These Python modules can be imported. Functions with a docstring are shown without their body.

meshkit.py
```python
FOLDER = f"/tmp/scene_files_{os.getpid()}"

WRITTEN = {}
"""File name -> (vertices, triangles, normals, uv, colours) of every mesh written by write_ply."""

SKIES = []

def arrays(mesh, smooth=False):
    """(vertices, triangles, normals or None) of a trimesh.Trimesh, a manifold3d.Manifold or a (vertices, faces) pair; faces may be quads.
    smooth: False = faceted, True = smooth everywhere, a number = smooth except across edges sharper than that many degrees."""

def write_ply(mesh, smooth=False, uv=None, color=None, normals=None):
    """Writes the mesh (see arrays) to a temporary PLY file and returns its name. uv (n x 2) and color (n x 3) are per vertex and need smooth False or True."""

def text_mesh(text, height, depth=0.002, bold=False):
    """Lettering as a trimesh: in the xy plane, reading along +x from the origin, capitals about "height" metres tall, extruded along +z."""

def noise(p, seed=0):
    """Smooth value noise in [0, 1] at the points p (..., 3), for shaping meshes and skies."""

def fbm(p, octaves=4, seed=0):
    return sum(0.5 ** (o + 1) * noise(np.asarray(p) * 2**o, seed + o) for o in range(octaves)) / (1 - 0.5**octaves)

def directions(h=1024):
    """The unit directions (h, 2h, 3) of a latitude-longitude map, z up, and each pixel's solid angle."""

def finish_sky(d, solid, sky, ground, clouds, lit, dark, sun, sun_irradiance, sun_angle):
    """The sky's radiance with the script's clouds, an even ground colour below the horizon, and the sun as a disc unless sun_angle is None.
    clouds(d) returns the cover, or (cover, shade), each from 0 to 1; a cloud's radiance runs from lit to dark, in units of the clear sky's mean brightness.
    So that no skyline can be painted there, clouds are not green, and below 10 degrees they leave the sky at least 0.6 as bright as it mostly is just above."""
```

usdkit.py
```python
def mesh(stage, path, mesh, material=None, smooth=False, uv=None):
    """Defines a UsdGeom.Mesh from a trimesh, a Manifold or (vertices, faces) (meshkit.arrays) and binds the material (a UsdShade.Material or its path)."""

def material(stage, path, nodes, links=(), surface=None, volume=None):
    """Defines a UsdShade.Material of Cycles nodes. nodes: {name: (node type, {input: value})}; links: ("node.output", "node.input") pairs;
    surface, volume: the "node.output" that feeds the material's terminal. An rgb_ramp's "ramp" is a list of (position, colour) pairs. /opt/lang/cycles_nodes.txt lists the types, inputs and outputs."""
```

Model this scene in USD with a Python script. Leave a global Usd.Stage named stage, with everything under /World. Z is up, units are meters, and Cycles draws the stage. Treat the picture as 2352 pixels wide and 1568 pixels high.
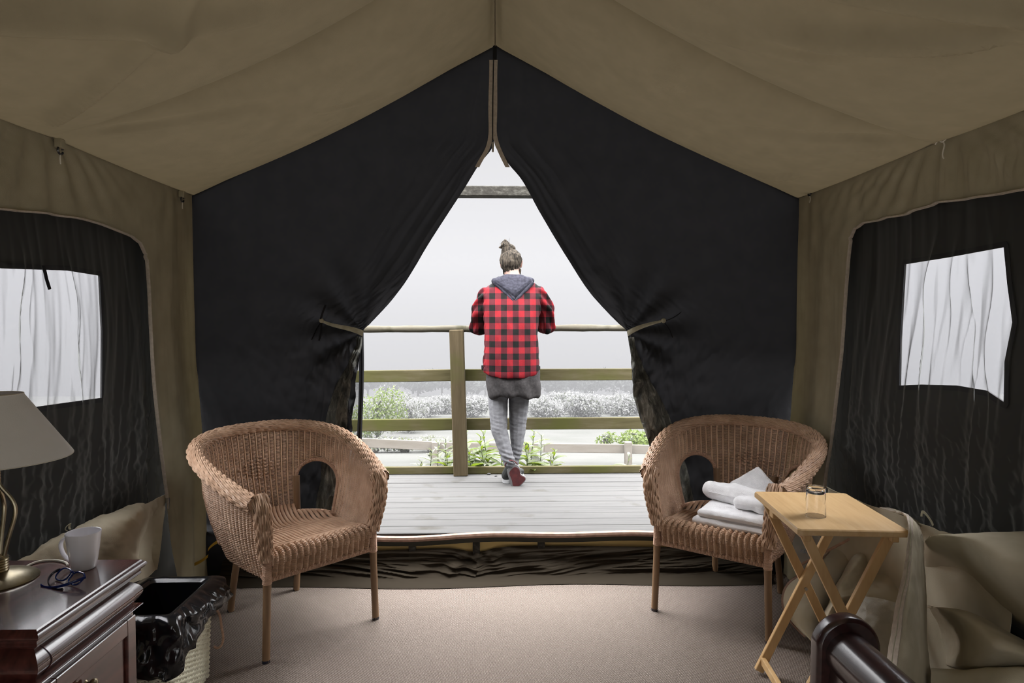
import math, random
import numpy as np, trimesh, manifold3d as m3, usdkit, meshkit
from scipy.interpolate import CubicSpline, PchipInterpolator, RectBivariateSpline
from shapely.geometry import Polygon, box as sbox
from shapely import affinity
from pxr import Usd, UsdGeom, UsdLux, UsdShade, Gf, Sdf

stage = Usd.Stage.CreateInMemory()
UsdGeom.SetStageUpAxis(stage, 'Z'); UsdGeom.SetStageMetersPerUnit(stage, 1.0)
UsdGeom.Xform.Define(stage, '/World')
random.seed(4); np.random.seed(4)
PI = math.pi
K = usdkit.material

# ------------------------------------------------------------------ camera, sky, exposure
W_, H_, F_, EYE = 2352, 1568, 1480.0, 1.42
yaw, pitch = math.atan(36/F_), math.atan(49/F_)
fw = np.array([math.sin(yaw)*math.cos(pitch), math.cos(yaw)*math.cos(pitch), -math.sin(pitch)])
rt = np.array([math.cos(yaw), -math.sin(yaw), 0.0]); up = np.cross(rt, fw)
cam = UsdGeom.Camera.Define(stage, '/World/camera')
cam.CreateHorizontalApertureAttr(36.0); cam.CreateFocalLengthAttr(36.0*F_/W_)
cam.CreateClippingRangeAttr((0.05, 2000.0))
M4 = np.eye(4); M4[0, :3], M4[1, :3], M4[2, :3], M4[3, :3] = rt, up, -fw, (0, 0, EYE)
cam.AddTransformOp().Set(Gf.Matrix4d(M4.tolist()))
cam.CreateExposureAttr(0.72)

# overcast sky: white mist low down, pushed far brighter overhead for more light through the doorway
sky = UsdLux.DomeLight.Define(stage, '/World/sky'); sky.CreateIntensityAttr(1.0)
K(stage, '/World/Looks/sky', {
    "tc": ("texture_coordinate", {}), "s": ("separate_xyz", {}),
    "mr": ("map_range", {"from_min": 0.29, "from_max": 0.62, "to_min": 0.345, "to_max": 6.5, "clamp": True}),
    "nz": ("noise_texture", {"scale": 3.0, "detail": 4.0}),
    "nm": ("map_range", {"from_min": 0.3, "from_max": 0.7, "to_min": 0.985, "to_max": 1.015, "clamp": True}),
    "mu": ("math", {"math_type": "multiply"}),
    "b": ("background_shader", {"color": (0.985, 0.985, 1.0)})},
  [("tc.generated", "s.vector"), ("s.z", "mr.value"), ("tc.generated", "nz.vector"), ("nz.fac", "nm.value"), ("mr.result", "mu.value1"),
   ("nm.result", "mu.value2"), ("mu.value", "b.strength")], surface="b.background")
UsdShade.MaterialBindingAPI.Apply(sky.GetPrim()).Bind(UsdShade.Material.Get(stage, '/World/Looks/sky'))

# ------------------------------------------------------------------ tracing helpers: a picture point to a point on a real plane of the place
EYEP = np.array([0, 0, EYE])
def ray(px, py): return fw + rt*((px-W_/2)/F_) - up*((py-H_/2)/F_)
def atY(px, py, Y): d = ray(px, py); return EYEP + d*(Y/d[1])
def atX(px, py, X): d = ray(px, py); return EYEP + d*(X/d[0])
def atZ(px, py, Z): d = ray(px, py); return EYEP + d*((Z-EYE)/d[2])

# ------------------------------------------------------------------ stage helpers
used = {}
def numbered(path):
    n = used.get(path, -1) + 1; used[path] = n
    return path if n == 0 else f"{path}_{n:03d}"
def custom(p, label=None, cat=None, group=None, kind=None):
    for k, v in (('label', label), ('category', cat), ('group', group), ('kind', kind)):
        if v: p.SetCustomDataByKey(k, v)
    return p
def thing(name, label, cat, loc=(0, 0, 0), rz=0.0, group=None, kind=None):
    x = UsdGeom.Xform.Define(stage, numbered('/World/' + name))
    x.AddTranslateOp().Set(Gf.Vec3d(*map(float, loc)))
    if rz: x.AddRotateZOp().Set(float(rz))
    return custom(x.GetPrim(), label, cat, group, kind)
def obj(name, mesh, mat, parent=None, smooth=35, label=None, cat=None, group=None, kind=None):
    path = numbered((str(parent.GetPath()) if parent else '/World') + '/' + name)
    p = usdkit.mesh(stage, path, mesh, mat, smooth=smooth).GetPrim()
    return custom(p, label, cat, group, kind)

# ------------------------------------------------------------------ mesh helpers
cat_ = trimesh.util.concatenate
def TM(v, f): 
    f = np.asarray(f)
    if f.shape[1] == 4: f = np.vstack([f[:, [0, 1, 2]], f[:, [0, 2, 3]]])
    return trimesh.Trimesh(np.asarray(v, float), f, process=False)
def grid(P, flip=False, closed_u=False):
    P = np.asarray(P, float); a, b = P.shape[:2]
    i = np.arange(a*b).reshape(a, b)
    if closed_u: i = np.vstack([i, i[:1]])
    q = np.stack([i[:-1, :-1], i[1:, :-1], i[1:, 1:], i[:-1, 1:]], -1).reshape(-1, 4)
    if flip: q = q[:, ::-1]
    return TM(P.reshape(-1, 3), q)
def solid_sheet(P, t):
    """a thin cloth with two faces and a real edge; P is a grid, t the thickness"""
    g = grid(P); n = g.vertex_normals.reshape(P.shape)
    Q = P + n*t; a, b = P.shape[:2]
    top, bot = grid(P, flip=True), grid(Q)
    rim = []
    for A, B in ((P[0], Q[0]), (Q[-1], P[-1]), (Q[:, 0], P[:, 0]), (P[:, -1], Q[:, -1])):
        rim.append(grid(np.stack([A, B])))
    return cat_([top, bot] + rim)
def frames(P, closed=False):
    P = np.asarray(P, float); n = len(P)
    T = (np.roll(P, -1, 0) - np.roll(P, 1, 0)) if closed else np.gradient(P, axis=0)
    T /= np.maximum(np.linalg.norm(T, axis=1, keepdims=True), 1e-12)
    N = np.zeros_like(P); a = np.array([0, 0, 1.0]) if abs(T[0][2]) < 0.9 else np.array([1.0, 0, 0])
    N[0] = a - T[0]*(a @ T[0]); N[0] /= np.linalg.norm(N[0])
    for k in range(1, n):
        v = N[k-1] - T[k]*(N[k-1] @ T[k]); N[k] = v/max(np.linalg.norm(v), 1e-9)
    return T, N, np.cross(T, N)
def tube(P, r, sides=8, closed=False, caps=True, ell=(1, 1)):
    P = np.asarray(P, float); T, N, B = frames(P, closed); n = len(P)
    r = np.broadcast_to(np.asarray(r, float), (n,))
    a = np.arange(sides)/sides*2*PI
    V = P[:, None] + r[:, None, None]*(N[:, None]*(ell[0]*np.cos(a))[None, :, None] + B[:, None]*(ell[1]*np.sin(a))[None, :, None])
    i = np.arange(n*sides).reshape(n, sides); j = np.roll(i, -1, 1)
    if closed: q = np.stack([i, j, np.roll(j, -1, 0), np.roll(i, -1, 0)], -1).reshape(-1, 4)
    else: q = np.stack([i[:-1], j[:-1], j[1:], i[1:]], -1).reshape(-1, 4)
    V = V.reshape(-1, 3); f = np.vstack([q[:, [0, 1, 2]], q[:, [0, 2, 3]]])
    if caps and not closed:
        V = np.vstack([V, P[0], P[-1]]); c0, c1 = n*sides, n*sides+1
        k = np.arange(sides); k2 = np.roll(k, -1)
        f = np.vstack([f, np.stack([k2, k, np.full(sides, c0)], 1), np.stack([k+(n-1)*sides, k2+(n-1)*sides, np.full(sides, c1)], 1)])
    return TM(V, f)
def resample(P, n, closed=False):
    P = np.asarray(P, float)
    if closed: P = np.vstack([P, P[:1]])
    d = np.r_[0, np.cumsum(np.linalg.norm(np.diff(P, axis=0), axis=1))]
    if closed:
        cs = CubicSpline(d, P, bc_type='periodic'); return cs(np.linspace(0, d[-1], n, endpoint=False))
    return (CubicSpline(d, P) if len(P) > 2 else (lambda t: P[0] + (P[1]-P[0])*(t/d[-1])[:, None]))(np.linspace(0, d[-1], n))
def lathe(prof, n=40, c=(0, 0, 0)):
    prof = np.asarray(prof, float); a = np.arange(n)/n*2*PI
    P = np.stack([np.stack([r*np.cos(a), r*np.sin(a), np.full(n, z)], -1) for r, z in prof], 1) + np.asarray(c, float)
    m = grid(P, closed_u=True)
    if m.volume < 0: m.invert()
    return m
def bbox(lo, hi, ch=0.003):
    """box with chamfered edges"""
    lo, hi = np.asarray(lo, float), np.asarray(hi, float); ch = min(ch, 0.45*float((hi-lo).min()))
    c = []
    for x in (0, 1):
        for y in (0, 1):
            for z in (0, 1):
                s = np.array([x, y, z]); p = np.where(s, hi, lo); d = np.where(s, -1, 1)*ch
                for k in range(3):
                    q = p + d; q[k] = p[k]; c.append(q)
    return trimesh.convex.convex_hull(np.array(c))
def bar(a, b, w, h, upv=(0, 0, 1), ch=0.002):
    """bar from a to b with a w x h section, h along upv"""
    a, b = np.asarray(a, float), np.asarray(b, float); t = b-a; L = np.linalg.norm(t); t /= L
    u = np.asarray(upv, float); u = u - t*(u @ t); u /= np.linalg.norm(u); s = np.cross(t, u)
    m = bbox((0, -w/2, -h/2), (L, w/2, h/2), ch)
    M = np.eye(4); M[:3, 0], M[:3, 1], M[:3, 2], M[:3, 3] = t, s, u, a
    m.apply_transform(M); return m
def extrude(poly, h, M=None):
    m = trimesh.creation.extrude_polygon(poly, h, engine='earcut')
    if M is not None: m.apply_transform(M)
    return m
def xf(m, loc=(0, 0, 0), rz=0, rx=0, ry=0, s=1):
    m = m.copy(); R = trimesh.transformations.euler_matrix(rx, ry, rz); R[:3, :3] *= s; R[:3, 3] = loc
    m.apply_transform(R); return m
def sph(c, r, sub=2, sc=(1, 1, 1)):
    m = trimesh.creation.icosphere(sub, 1.0); m.apply_scale(np.asarray(sc, float)*r); m.apply_translation(c); return m
def hullman(pts):
    """pts: [(centre, radius)] -> convex Manifold round them"""
    v = np.vstack([sph(c, r, 1).vertices for c, r in pts])
    return m3.Manifold.hull_points(np.ascontiguousarray(v, dtype=np.float64))
def man2tm(m):
    q = m.to_mesh(); return trimesh.Trimesh(q.vert_properties[:, :3], q.tri_verts, process=True)
def blend(mans, edge=0.012, it=14):
    u = m3.Manifold.batch_boolean(mans, m3.OpType.Add).refine_to_length(edge)
    t = man2tm(u); trimesh.smoothing.filter_taubin(t, 0.5, 0.52, it); return t
def wob(m, amp, freq, seed=0, oct=3):
    """push vertices along their normals by smooth noise"""
    m = m.copy(); n = m.vertex_normals; v = np.array(m.vertices)
    m.vertices = v + n*((meshkit.fbm(v*freq + 50, oct, seed)-0.5)*2*amp)[:, None]; return m
def spl(ctrl, nu, nv):
    """smooth sheet through a net of points (rows x columns x 3)"""
    C = np.asarray(ctrl, float); a, b = C.shape[:2]
    k, l = min(3, a-1), min(3, b-1)
    u, v = np.linspace(0, 1, a), np.linspace(0, 1, b); U, V = np.linspace(0, 1, nu), np.linspace(0, 1, nv)
    return np.stack([RectBivariateSpline(u, v, C[..., c], kx=k, ky=l, s=0)(U, V) for c in range(3)], -1)
def crumple(P, amp, freq, seed=0, ridged=False):
    """push a grid of points along its normals by noise"""
    n = grid(P).vertex_normals.reshape(P.shape); f = meshkit.fbm(P*np.asarray(freq) + 31.7, 4, seed)
    f = (0.5-np.abs(f-0.5)*2) if ridged else (f-0.5)*2
    return P + n*(amp*f)[..., None]
def smooth01(x): x = np.clip(x, 0, 1); return x*x*(3-2*x)
# ------------------------------------------------------------------ materials
L = '/World/Looks/'
def plain(name, col, rough=0.6, **kw):
    return K(stage, L+name, {"p": ("principled_bsdf", dict(base_color=col, roughness=rough, **kw))}, [], surface="p.BSDF")
def mottled(name, c0, c1, scale=20, rough=0.7, bump=0.0, bscale=200, stretch=(1, 1, 1), detail=5, dist=0.002, lo=0.35, hi=0.65, spec=None, **kw):
    """two tones mixed by noise in object space, with fine relief"""
    pr = dict(roughness=rough, **kw)
    if spec is not None: pr['specular_ior_level'] = spec
    nodes = {"tc": ("texture_coordinate", {}), "mp": ("mapping", {"scale": stretch}),
             "n": ("noise_texture", {"scale": scale, "detail": detail}), "r": ("rgb_ramp", {"ramp": [(lo, c0), (hi, c1)]}),
             "p": ("principled_bsdf", pr)}
    links = [("tc.object", "mp.vector"), ("mp.vector", "n.vector"), ("n.fac", "r.fac"), ("r.color", "p.base_color")]
    if bump:
        nodes |= {"n2": ("noise_texture", {"scale": bscale, "detail": 3}), "b": ("bump", {"strength": bump, "distance": dist})}
        links += [("mp.vector", "n2.vector"), ("n2.fac", "b.height"), ("b.normal", "p.normal")]
    return K(stage, L+name, nodes, links, surface="p.BSDF")
def canvas(name, c0, c1, trans, tcol, mix=0.5):
    """woven canvas: lets some daylight through"""
    return K(stage, L+name, {
        "tc": ("texture_coordinate", {}), "n": ("noise_texture", {"scale": 9, "detail": 6}), "r": ("rgb_ramp", {"ramp": [(0.3, c0), (0.7, c1)]}),
        "n2": ("noise_texture", {"scale": 420, "detail": 2}), "b": ("bump", {"strength": 0.25, "distance": 0.002}),
        "d": ("principled_bsdf", {"roughness": 0.85, "specular_ior_level": 0.2}), "t": ("translucent_bsdf", {"color": tcol}), "m": ("mix_closure", {"fac": trans})},
        [("tc.object", "n.vector"), ("tc.object", "n2.vector"), ("n.fac", "r.fac"), ("r.color", "d.base_color"), ("n2.fac", "b.height"), ("b.normal", "d.normal"),
         ("d.BSDF", "m.closure1"), ("t.BSDF", "m.closure2")], surface="m.closure")
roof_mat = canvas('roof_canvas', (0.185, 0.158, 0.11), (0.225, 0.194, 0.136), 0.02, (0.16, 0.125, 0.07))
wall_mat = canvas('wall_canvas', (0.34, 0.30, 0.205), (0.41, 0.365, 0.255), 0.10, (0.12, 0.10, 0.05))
flap_mat = mottled('flap_canvas', (0.46, 0.41, 0.30), (0.56, 0.50, 0.38), 6, 0.85, 0.3, 500, spec=0.2)
pale_mat = mottled('pale_canvas', (0.42, 0.40, 0.35), (0.55, 0.53, 0.48), 8, 0.85, 0.3, 300, spec=0.2)
black_mat = canvas('black_mesh', (0.014, 0.014, 0.016), (0.024, 0.024, 0.026), 0.05, (0.027, 0.027, 0.029))
outer_mat = plain('outer_canvas', (0.022, 0.021, 0.019), 0.9)
def netting(name, clear, col, rough=0.6):
    """see-through insect net: threads and gaps too fine to tell apart, closing up where the cloth is seen at a slant"""
    return K(stage, L+name, {
        "lw": ("layer_weight", {"blend": 0.30}), "mr": ("map_range", {"from_min": 0.24, "from_max": 0.72, "to_min": clear, "to_max": 0.02, "clamp": True}),
        "t": ("transparent_bsdf", {}), "p": ("principled_bsdf", {"base_color": col, "roughness": 0.9, "specular_ior_level": 0.05}), "m": ("mix_closure", {})},
        [("lw.facing", "mr.value"), ("mr.result", "m.fac"), ("p.BSDF", "m.closure1"), ("t.BSDF", "m.closure2")], surface="m.closure")
net_mat = netting('window_netting', 0.90, (0.135, 0.138, 0.132))
hem_net_mat = netting('hem_netting', 0.5, (0.03, 0.03, 0.03))
clear_mat = K(stage, L+'clear_plastic', {"t": ("transparent_bsdf", {"color": (0.97, 0.97, 0.98)}), "g": ("glossy_bsdf", {"roughness": 0.08}), "m": ("mix_closure", {"fac": 0.04})},
    [("t.BSDF", "m.closure1"), ("g.BSDF", "m.closure2")], surface="m.closure")
tape_mat = mottled('zip_tape', (0.42, 0.355, 0.29), (0.52, 0.45, 0.37), 60, 0.8, 0.3, 600)
ribbon_mat = mottled('tie_ribbon', (0.33, 0.31, 0.22), (0.42, 0.39, 0.29), 40, 0.8, 0.3, 500)
brown_tape = mottled('brown_tape', (0.20, 0.12, 0.085), (0.29, 0.18, 0.13), 30, 0.7, 0.3, 500)
yellow_tape = plain('yellow_tape', (0.55, 0.33, 0.03), 0.7)
steel_mat = plain('dull_steel', (0.5, 0.48, 0.45), 0.35, metallic=1.0)
cord_mat = plain('white_cord', (0.62, 0.58, 0.50), 0.8)
# carpet: brown sisal twill
carpet_mat = K(stage, L+'carpet', {
    "tc": ("texture_coordinate", {}), "mp": ("mapping", {"rotation": (0, 0, 0.55)}), "w": ("wave_texture", {"scale": 54.0, "distortion": 1.6, "detail": 2.0, "detail_scale": 3.0}),
    "mp2": ("mapping", {"rotation": (0, 0, -0.9)}), "w2": ("wave_texture", {"scale": 40.0, "distortion": 2.0, "detail": 2.0, "detail_scale": 3.0}),
    "n": ("noise_texture", {"scale": 2.2, "detail": 5}), "n2": ("noise_texture", {"scale": 300, "detail": 2}),
    "mx": ("math", {"math_type": "multiply"}), "ad": ("math", {"math_type": "multiply_add", "value2": 0.45}),
    "r": ("rgb_ramp", {"ramp": [(0.10, (0.075, 0.055, 0.043)), (0.55, (0.215, 0.178, 0.152)), (0.95, (0.35, 0.30, 0.262))]}),
    "b": ("bump", {"strength": 0.55, "distance": 0.004}), "p": ("principled_bsdf", {"roughness": 0.9, "specular_ior_level": 0.15})},
    [("tc.object", "mp.vector"), ("mp.vector", "w.vector"), ("tc.object", "mp2.vector"), ("mp2.vector", "w2.vector"), ("tc.object", "n.vector"), ("tc.object", "n2.vector"),
     ("w.fac", "mx.value1"), ("w2.fac", "mx.value2"), ("n2.fac", "ad.value1"), ("mx.value", "ad.value3"), ("ad.value", "r.fac"), ("r.color", "p.base_color"),
     ("mx.value", "b.height"), ("b.normal", "p.normal")], surface="p.BSDF")
def timber(name, c0, c1, c2, along=(1, 14, 14), scale=2.2, rough=0.75, spots=None, bump=0.3):
    """grain along x, blotches of lichen or algae when spots is given"""
    nodes = {"tc": ("texture_coordinate", {}), "oi": ("object_info", {}), "av": ("vector_math", {"math_type": "add"}), "cx": ("combine_xyz", {}), "ml": ("math", {"math_type": "multiply", "value2": 37.0}),
             "mp": ("mapping", {"scale": along}), "n": ("noise_texture", {"scale": scale, "detail": 8, "roughness": 0.62}),
             "r": ("rgb_ramp", {"ramp": [(0.25, c0), (0.5, c1), (0.75, c2)]}), "b": ("bump", {"strength": bump, "distance": 0.003}), "p": ("principled_bsdf", {"roughness": rough, "specular_ior_level": 0.12 if rough > 0.6 else 0.4})}
    links = [("oi.random", "ml.value1"), ("ml.value", "cx.x"), ("ml.value", "cx.z"), ("tc.object", "av.vector1"), ("cx.vector", "av.vector2"), ("av.vector", "mp.vector"), ("mp.vector", "n.vector"),
             ("n.fac", "r.fac"), ("n.fac", "b.height"), ("b.normal", "p.normal")]
    if spots:
        nodes |= {"n3": ("noise_texture", {"scale": spots[1], "detail": 5}), "m3": ("map_range", {"from_min": spots[2], "from_max": spots[3], "clamp": True}), "mx": ("mix_color", {"b": spots[0]})}
        links += [("av.vector", "n3.vector"), ("n3.fac", "m3.value"), ("m3.result", "mx.fac"), ("r.color", "mx.a"), ("mx.result", "p.base_color")]
    else: links += [("r.color", "p.base_color")]
    return K(stage, L+name, nodes, links, surface="p.BSDF")
deck_mat = timber('weathered_deck', (0.0567, 0.0554, 0.0542), (0.0725, 0.0712, 0.0693), (0.0832, 0.0819, 0.0781), (1.2, 26, 26), 2.0, 0.8, ((0.0473, 0.0441, 0.0378), 5.0, 0.60, 0.78))
rail_mat = timber('mossy_rail', (0.0336, 0.0287, 0.0126), (0.0546, 0.0469, 0.0217), (0.0784, 0.0672, 0.0406), (1, 8, 8), 2.6, 0.85, ((0.0462, 0.0469, 0.0126), 3.0, 0.48, 0.66))
post_mat = timber('brown_post', (0.0385, 0.0294, 0.0154), (0.0595, 0.0455, 0.0252), (0.0805, 0.0630, 0.0385), (12, 12, 1), 2.4, 0.85, ((0.0455, 0.0441, 0.0140), 4.0, 0.55, 0.75))
top_rail_mat = timber('grey_handrail', (0.0420, 0.0371, 0.0259), (0.0665, 0.0595, 0.0441), (0.0945, 0.0875, 0.0700), (1, 10, 10), 2.6, 0.85, ((0.0245, 0.0224, 0.0112), 6.0, 0.52, 0.7))
beam_mat = timber('dark_beam', (0.0140, 0.0126, 0.0105), (0.0280, 0.0259, 0.0217), (0.0770, 0.0735, 0.0630), (2, 4, 4), 14.0, 0.8)
far_wood_mat = timber('pale_fence', (0.0910, 0.0805, 0.0665), (0.1085, 0.0980, 0.0840), (0.1190, 0.1085, 0.0966), (1, 8, 8), 2.0, 0.85)
pine_mat = timber('light_pine', (0.50, 0.31, 0.14), (0.60, 0.40, 0.20), (0.66, 0.47, 0.26), (16, 1.4, 14), 2.2, 0.34, bump=0.04)
pine_leg_mat = timber('pine_leg', (0.46, 0.28, 0.12), (0.56, 0.36, 0.17), (0.62, 0.43, 0.23), (8, 8, 2), 2.6, 0.4, bump=0.05)
mahogany_mat = K(stage, L+'mahogany', {
    "tc": ("texture_coordinate", {}), "mp": ("mapping", {"scale": (14, 1.5, 10)}), "n": ("noise_texture", {"scale": 3.0, "detail": 7}),
    "r": ("rgb_ramp", {"ramp": [(0.3, (0.028, 0.008, 0.006)), (0.7, (0.085, 0.024, 0.018))]}),
    "b": ("bump", {"strength": 0.05, "distance": 0.002}), "p": ("principled_bsdf", {"roughness": 0.2, "coat_weight": 1.0, "coat_ior": 1.75, "coat_roughness": 0.11})},
    [("tc.object", "mp.vector"), ("mp.vector", "n.vector"), ("n.fac", "r.fac"), ("r.color", "p.base_color"), ("n.fac", "b.height"), ("b.normal", "p.normal")], surface="p.BSDF")
dark_mahogany_mat = K(stage, L+'dark_mahogany', {
    "tc": ("texture_coordinate", {}), "mp": ("mapping", {"scale": (10, 1.5, 10)}), "n": ("noise_texture", {"scale": 4.0, "detail": 7}),
    "r": ("rgb_ramp", {"ramp": [(0.3, (0.010, 0.004, 0.004)), (0.7, (0.030, 0.010, 0.009))]}),
    "p": ("principled_bsdf", {"roughness": 0.25, "coat_weight": 0.6, "coat_ior": 1.5, "coat_roughness": 0.16})},
    [("tc.object", "mp.vector"), ("mp.vector", "n.vector"), ("n.fac", "r.fac"), ("r.color", "p.base_color")], surface="p.BSDF")
wicker_mat = mottled('wicker', (0.36, 0.225, 0.145), (0.53, 0.36, 0.25), 14, 0.5, 0.0, lo=0.3, hi=0.7, spec=0.35)
cane_mat = mottled('cane_pole', (0.12, 0.068, 0.035), (0.20, 0.118, 0.062), 9, 0.42, 0.0, stretch=(1, 1, 0.25), spec=0.4)
wrap_mat = mottled('cane_wrap', (0.36, 0.22, 0.15), (0.46, 0.29, 0.20), 30, 0.5, 0.3, 300, stretch=(0.2, 0.2, 3), spec=0.35)
towel_mat = mottled('towel', (0.78, 0.775, 0.79), (0.86, 0.855, 0.87), 30, 0.95, 0.8, 420, dist=0.004, spec=0.1)
brass_mat = K(stage, L+'antique_brass', {"n": ("noise_texture", {"scale": 60, "detail": 3}), "r": ("rgb_ramp", {"ramp": [(0.3, (0.36, 0.31, 0.20)), (0.7, (0.46, 0.40, 0.28))]}),
    "p": ("principled_bsdf", {"metallic": 1.0, "roughness": 0.28})}, [("n.fac", "r.fac"), ("r.color", "p.base_color")], surface="p.BSDF")
shade_mat = canvas('lamp_shade', (0.78, 0.77, 0.75), (0.84, 0.83, 0.81), 0.10, (0.75, 0.74, 0.7))
mug_mat = plain('glazed_mug', (0.80, 0.79, 0.83), 0.18, coat_weight=0.3)
blue_plastic = plain('blue_plastic', (0.006, 0.020, 0.12), 0.12, coat_weight=0.5)
dark_plastic = plain('dark_plastic', (0.010, 0.012, 0.022), 0.15, coat_weight=0.4)
glass_mat = K(stage, L+'clear_glass', {"p": ("principled_bsdf", {"base_color": (1, 1, 1), "roughness": 0.0, "transmission_weight": 1.0, "ior": 1.46})}, [], surface="p.BSDF")
lens_mat = K(stage, L+'spectacle_lens', {"t": ("transparent_bsdf", {"color": (0.9, 0.92, 0.93)}), "g": ("glossy_bsdf", {"roughness": 0.02}), "m": ("mix_closure", {"fac": 0.08})},
    [("t.BSDF", "m.closure1"), ("g.BSDF", "m.closure2")], surface="m.closure")
bag_mat = plain('black_polythene', (0.006, 0.006, 0.007), 0.16, specular_ior_level=0.6)
basket_mat = mottled('cream_basket', (0.66, 0.63, 0.49), (0.80, 0.77, 0.62), 40, 0.7, 0.0, spec=0.2)

lit_crease_mat = K(stage, L+'painted_lit_creases', {  # pale streaks stand in for daylight on the creases and glare
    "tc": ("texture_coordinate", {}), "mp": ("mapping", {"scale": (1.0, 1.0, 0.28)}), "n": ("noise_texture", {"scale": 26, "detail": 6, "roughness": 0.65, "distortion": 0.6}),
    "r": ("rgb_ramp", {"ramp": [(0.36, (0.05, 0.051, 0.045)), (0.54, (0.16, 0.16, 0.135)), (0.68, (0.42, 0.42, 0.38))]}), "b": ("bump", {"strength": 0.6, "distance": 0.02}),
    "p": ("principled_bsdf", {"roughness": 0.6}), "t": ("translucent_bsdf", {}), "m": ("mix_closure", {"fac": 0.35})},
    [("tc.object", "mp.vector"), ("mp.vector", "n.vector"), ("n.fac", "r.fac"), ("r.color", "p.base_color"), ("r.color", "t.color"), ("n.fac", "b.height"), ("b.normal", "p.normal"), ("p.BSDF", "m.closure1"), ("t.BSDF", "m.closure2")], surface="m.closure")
# ------------------------------------------------------------------ the tent
YF, YB = 3.55, -1.3                      # front gable, rear end set close behind the camera for more fill light
XL, XR, ZE, ZR = -1.64, 1.67, 2.09, 2.905
RAFT = [-1.3, -0.8, 0.25, 1.35, 2.44, YF]
# floor
fl = np.array([[[x, y, 0.0] for y in np.linspace(YB, YF+0.03, 60)] for x in np.linspace(XL-0.05, XR+0.05, 40)])
obj('floor', grid(fl, flip=True), carpet_mat, label='brown twill sisal carpet covering the tent floor', cat='carpet', kind='structure')
tp = cat_([bbox((XL-0.4, YB, -0.30), (XR+0.4, YF+0.06, -0.004), 0.01)])
obj('floor_base', tp, outer_mat, label='dark base board under the carpet', cat='floor base', kind='structure')

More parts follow.
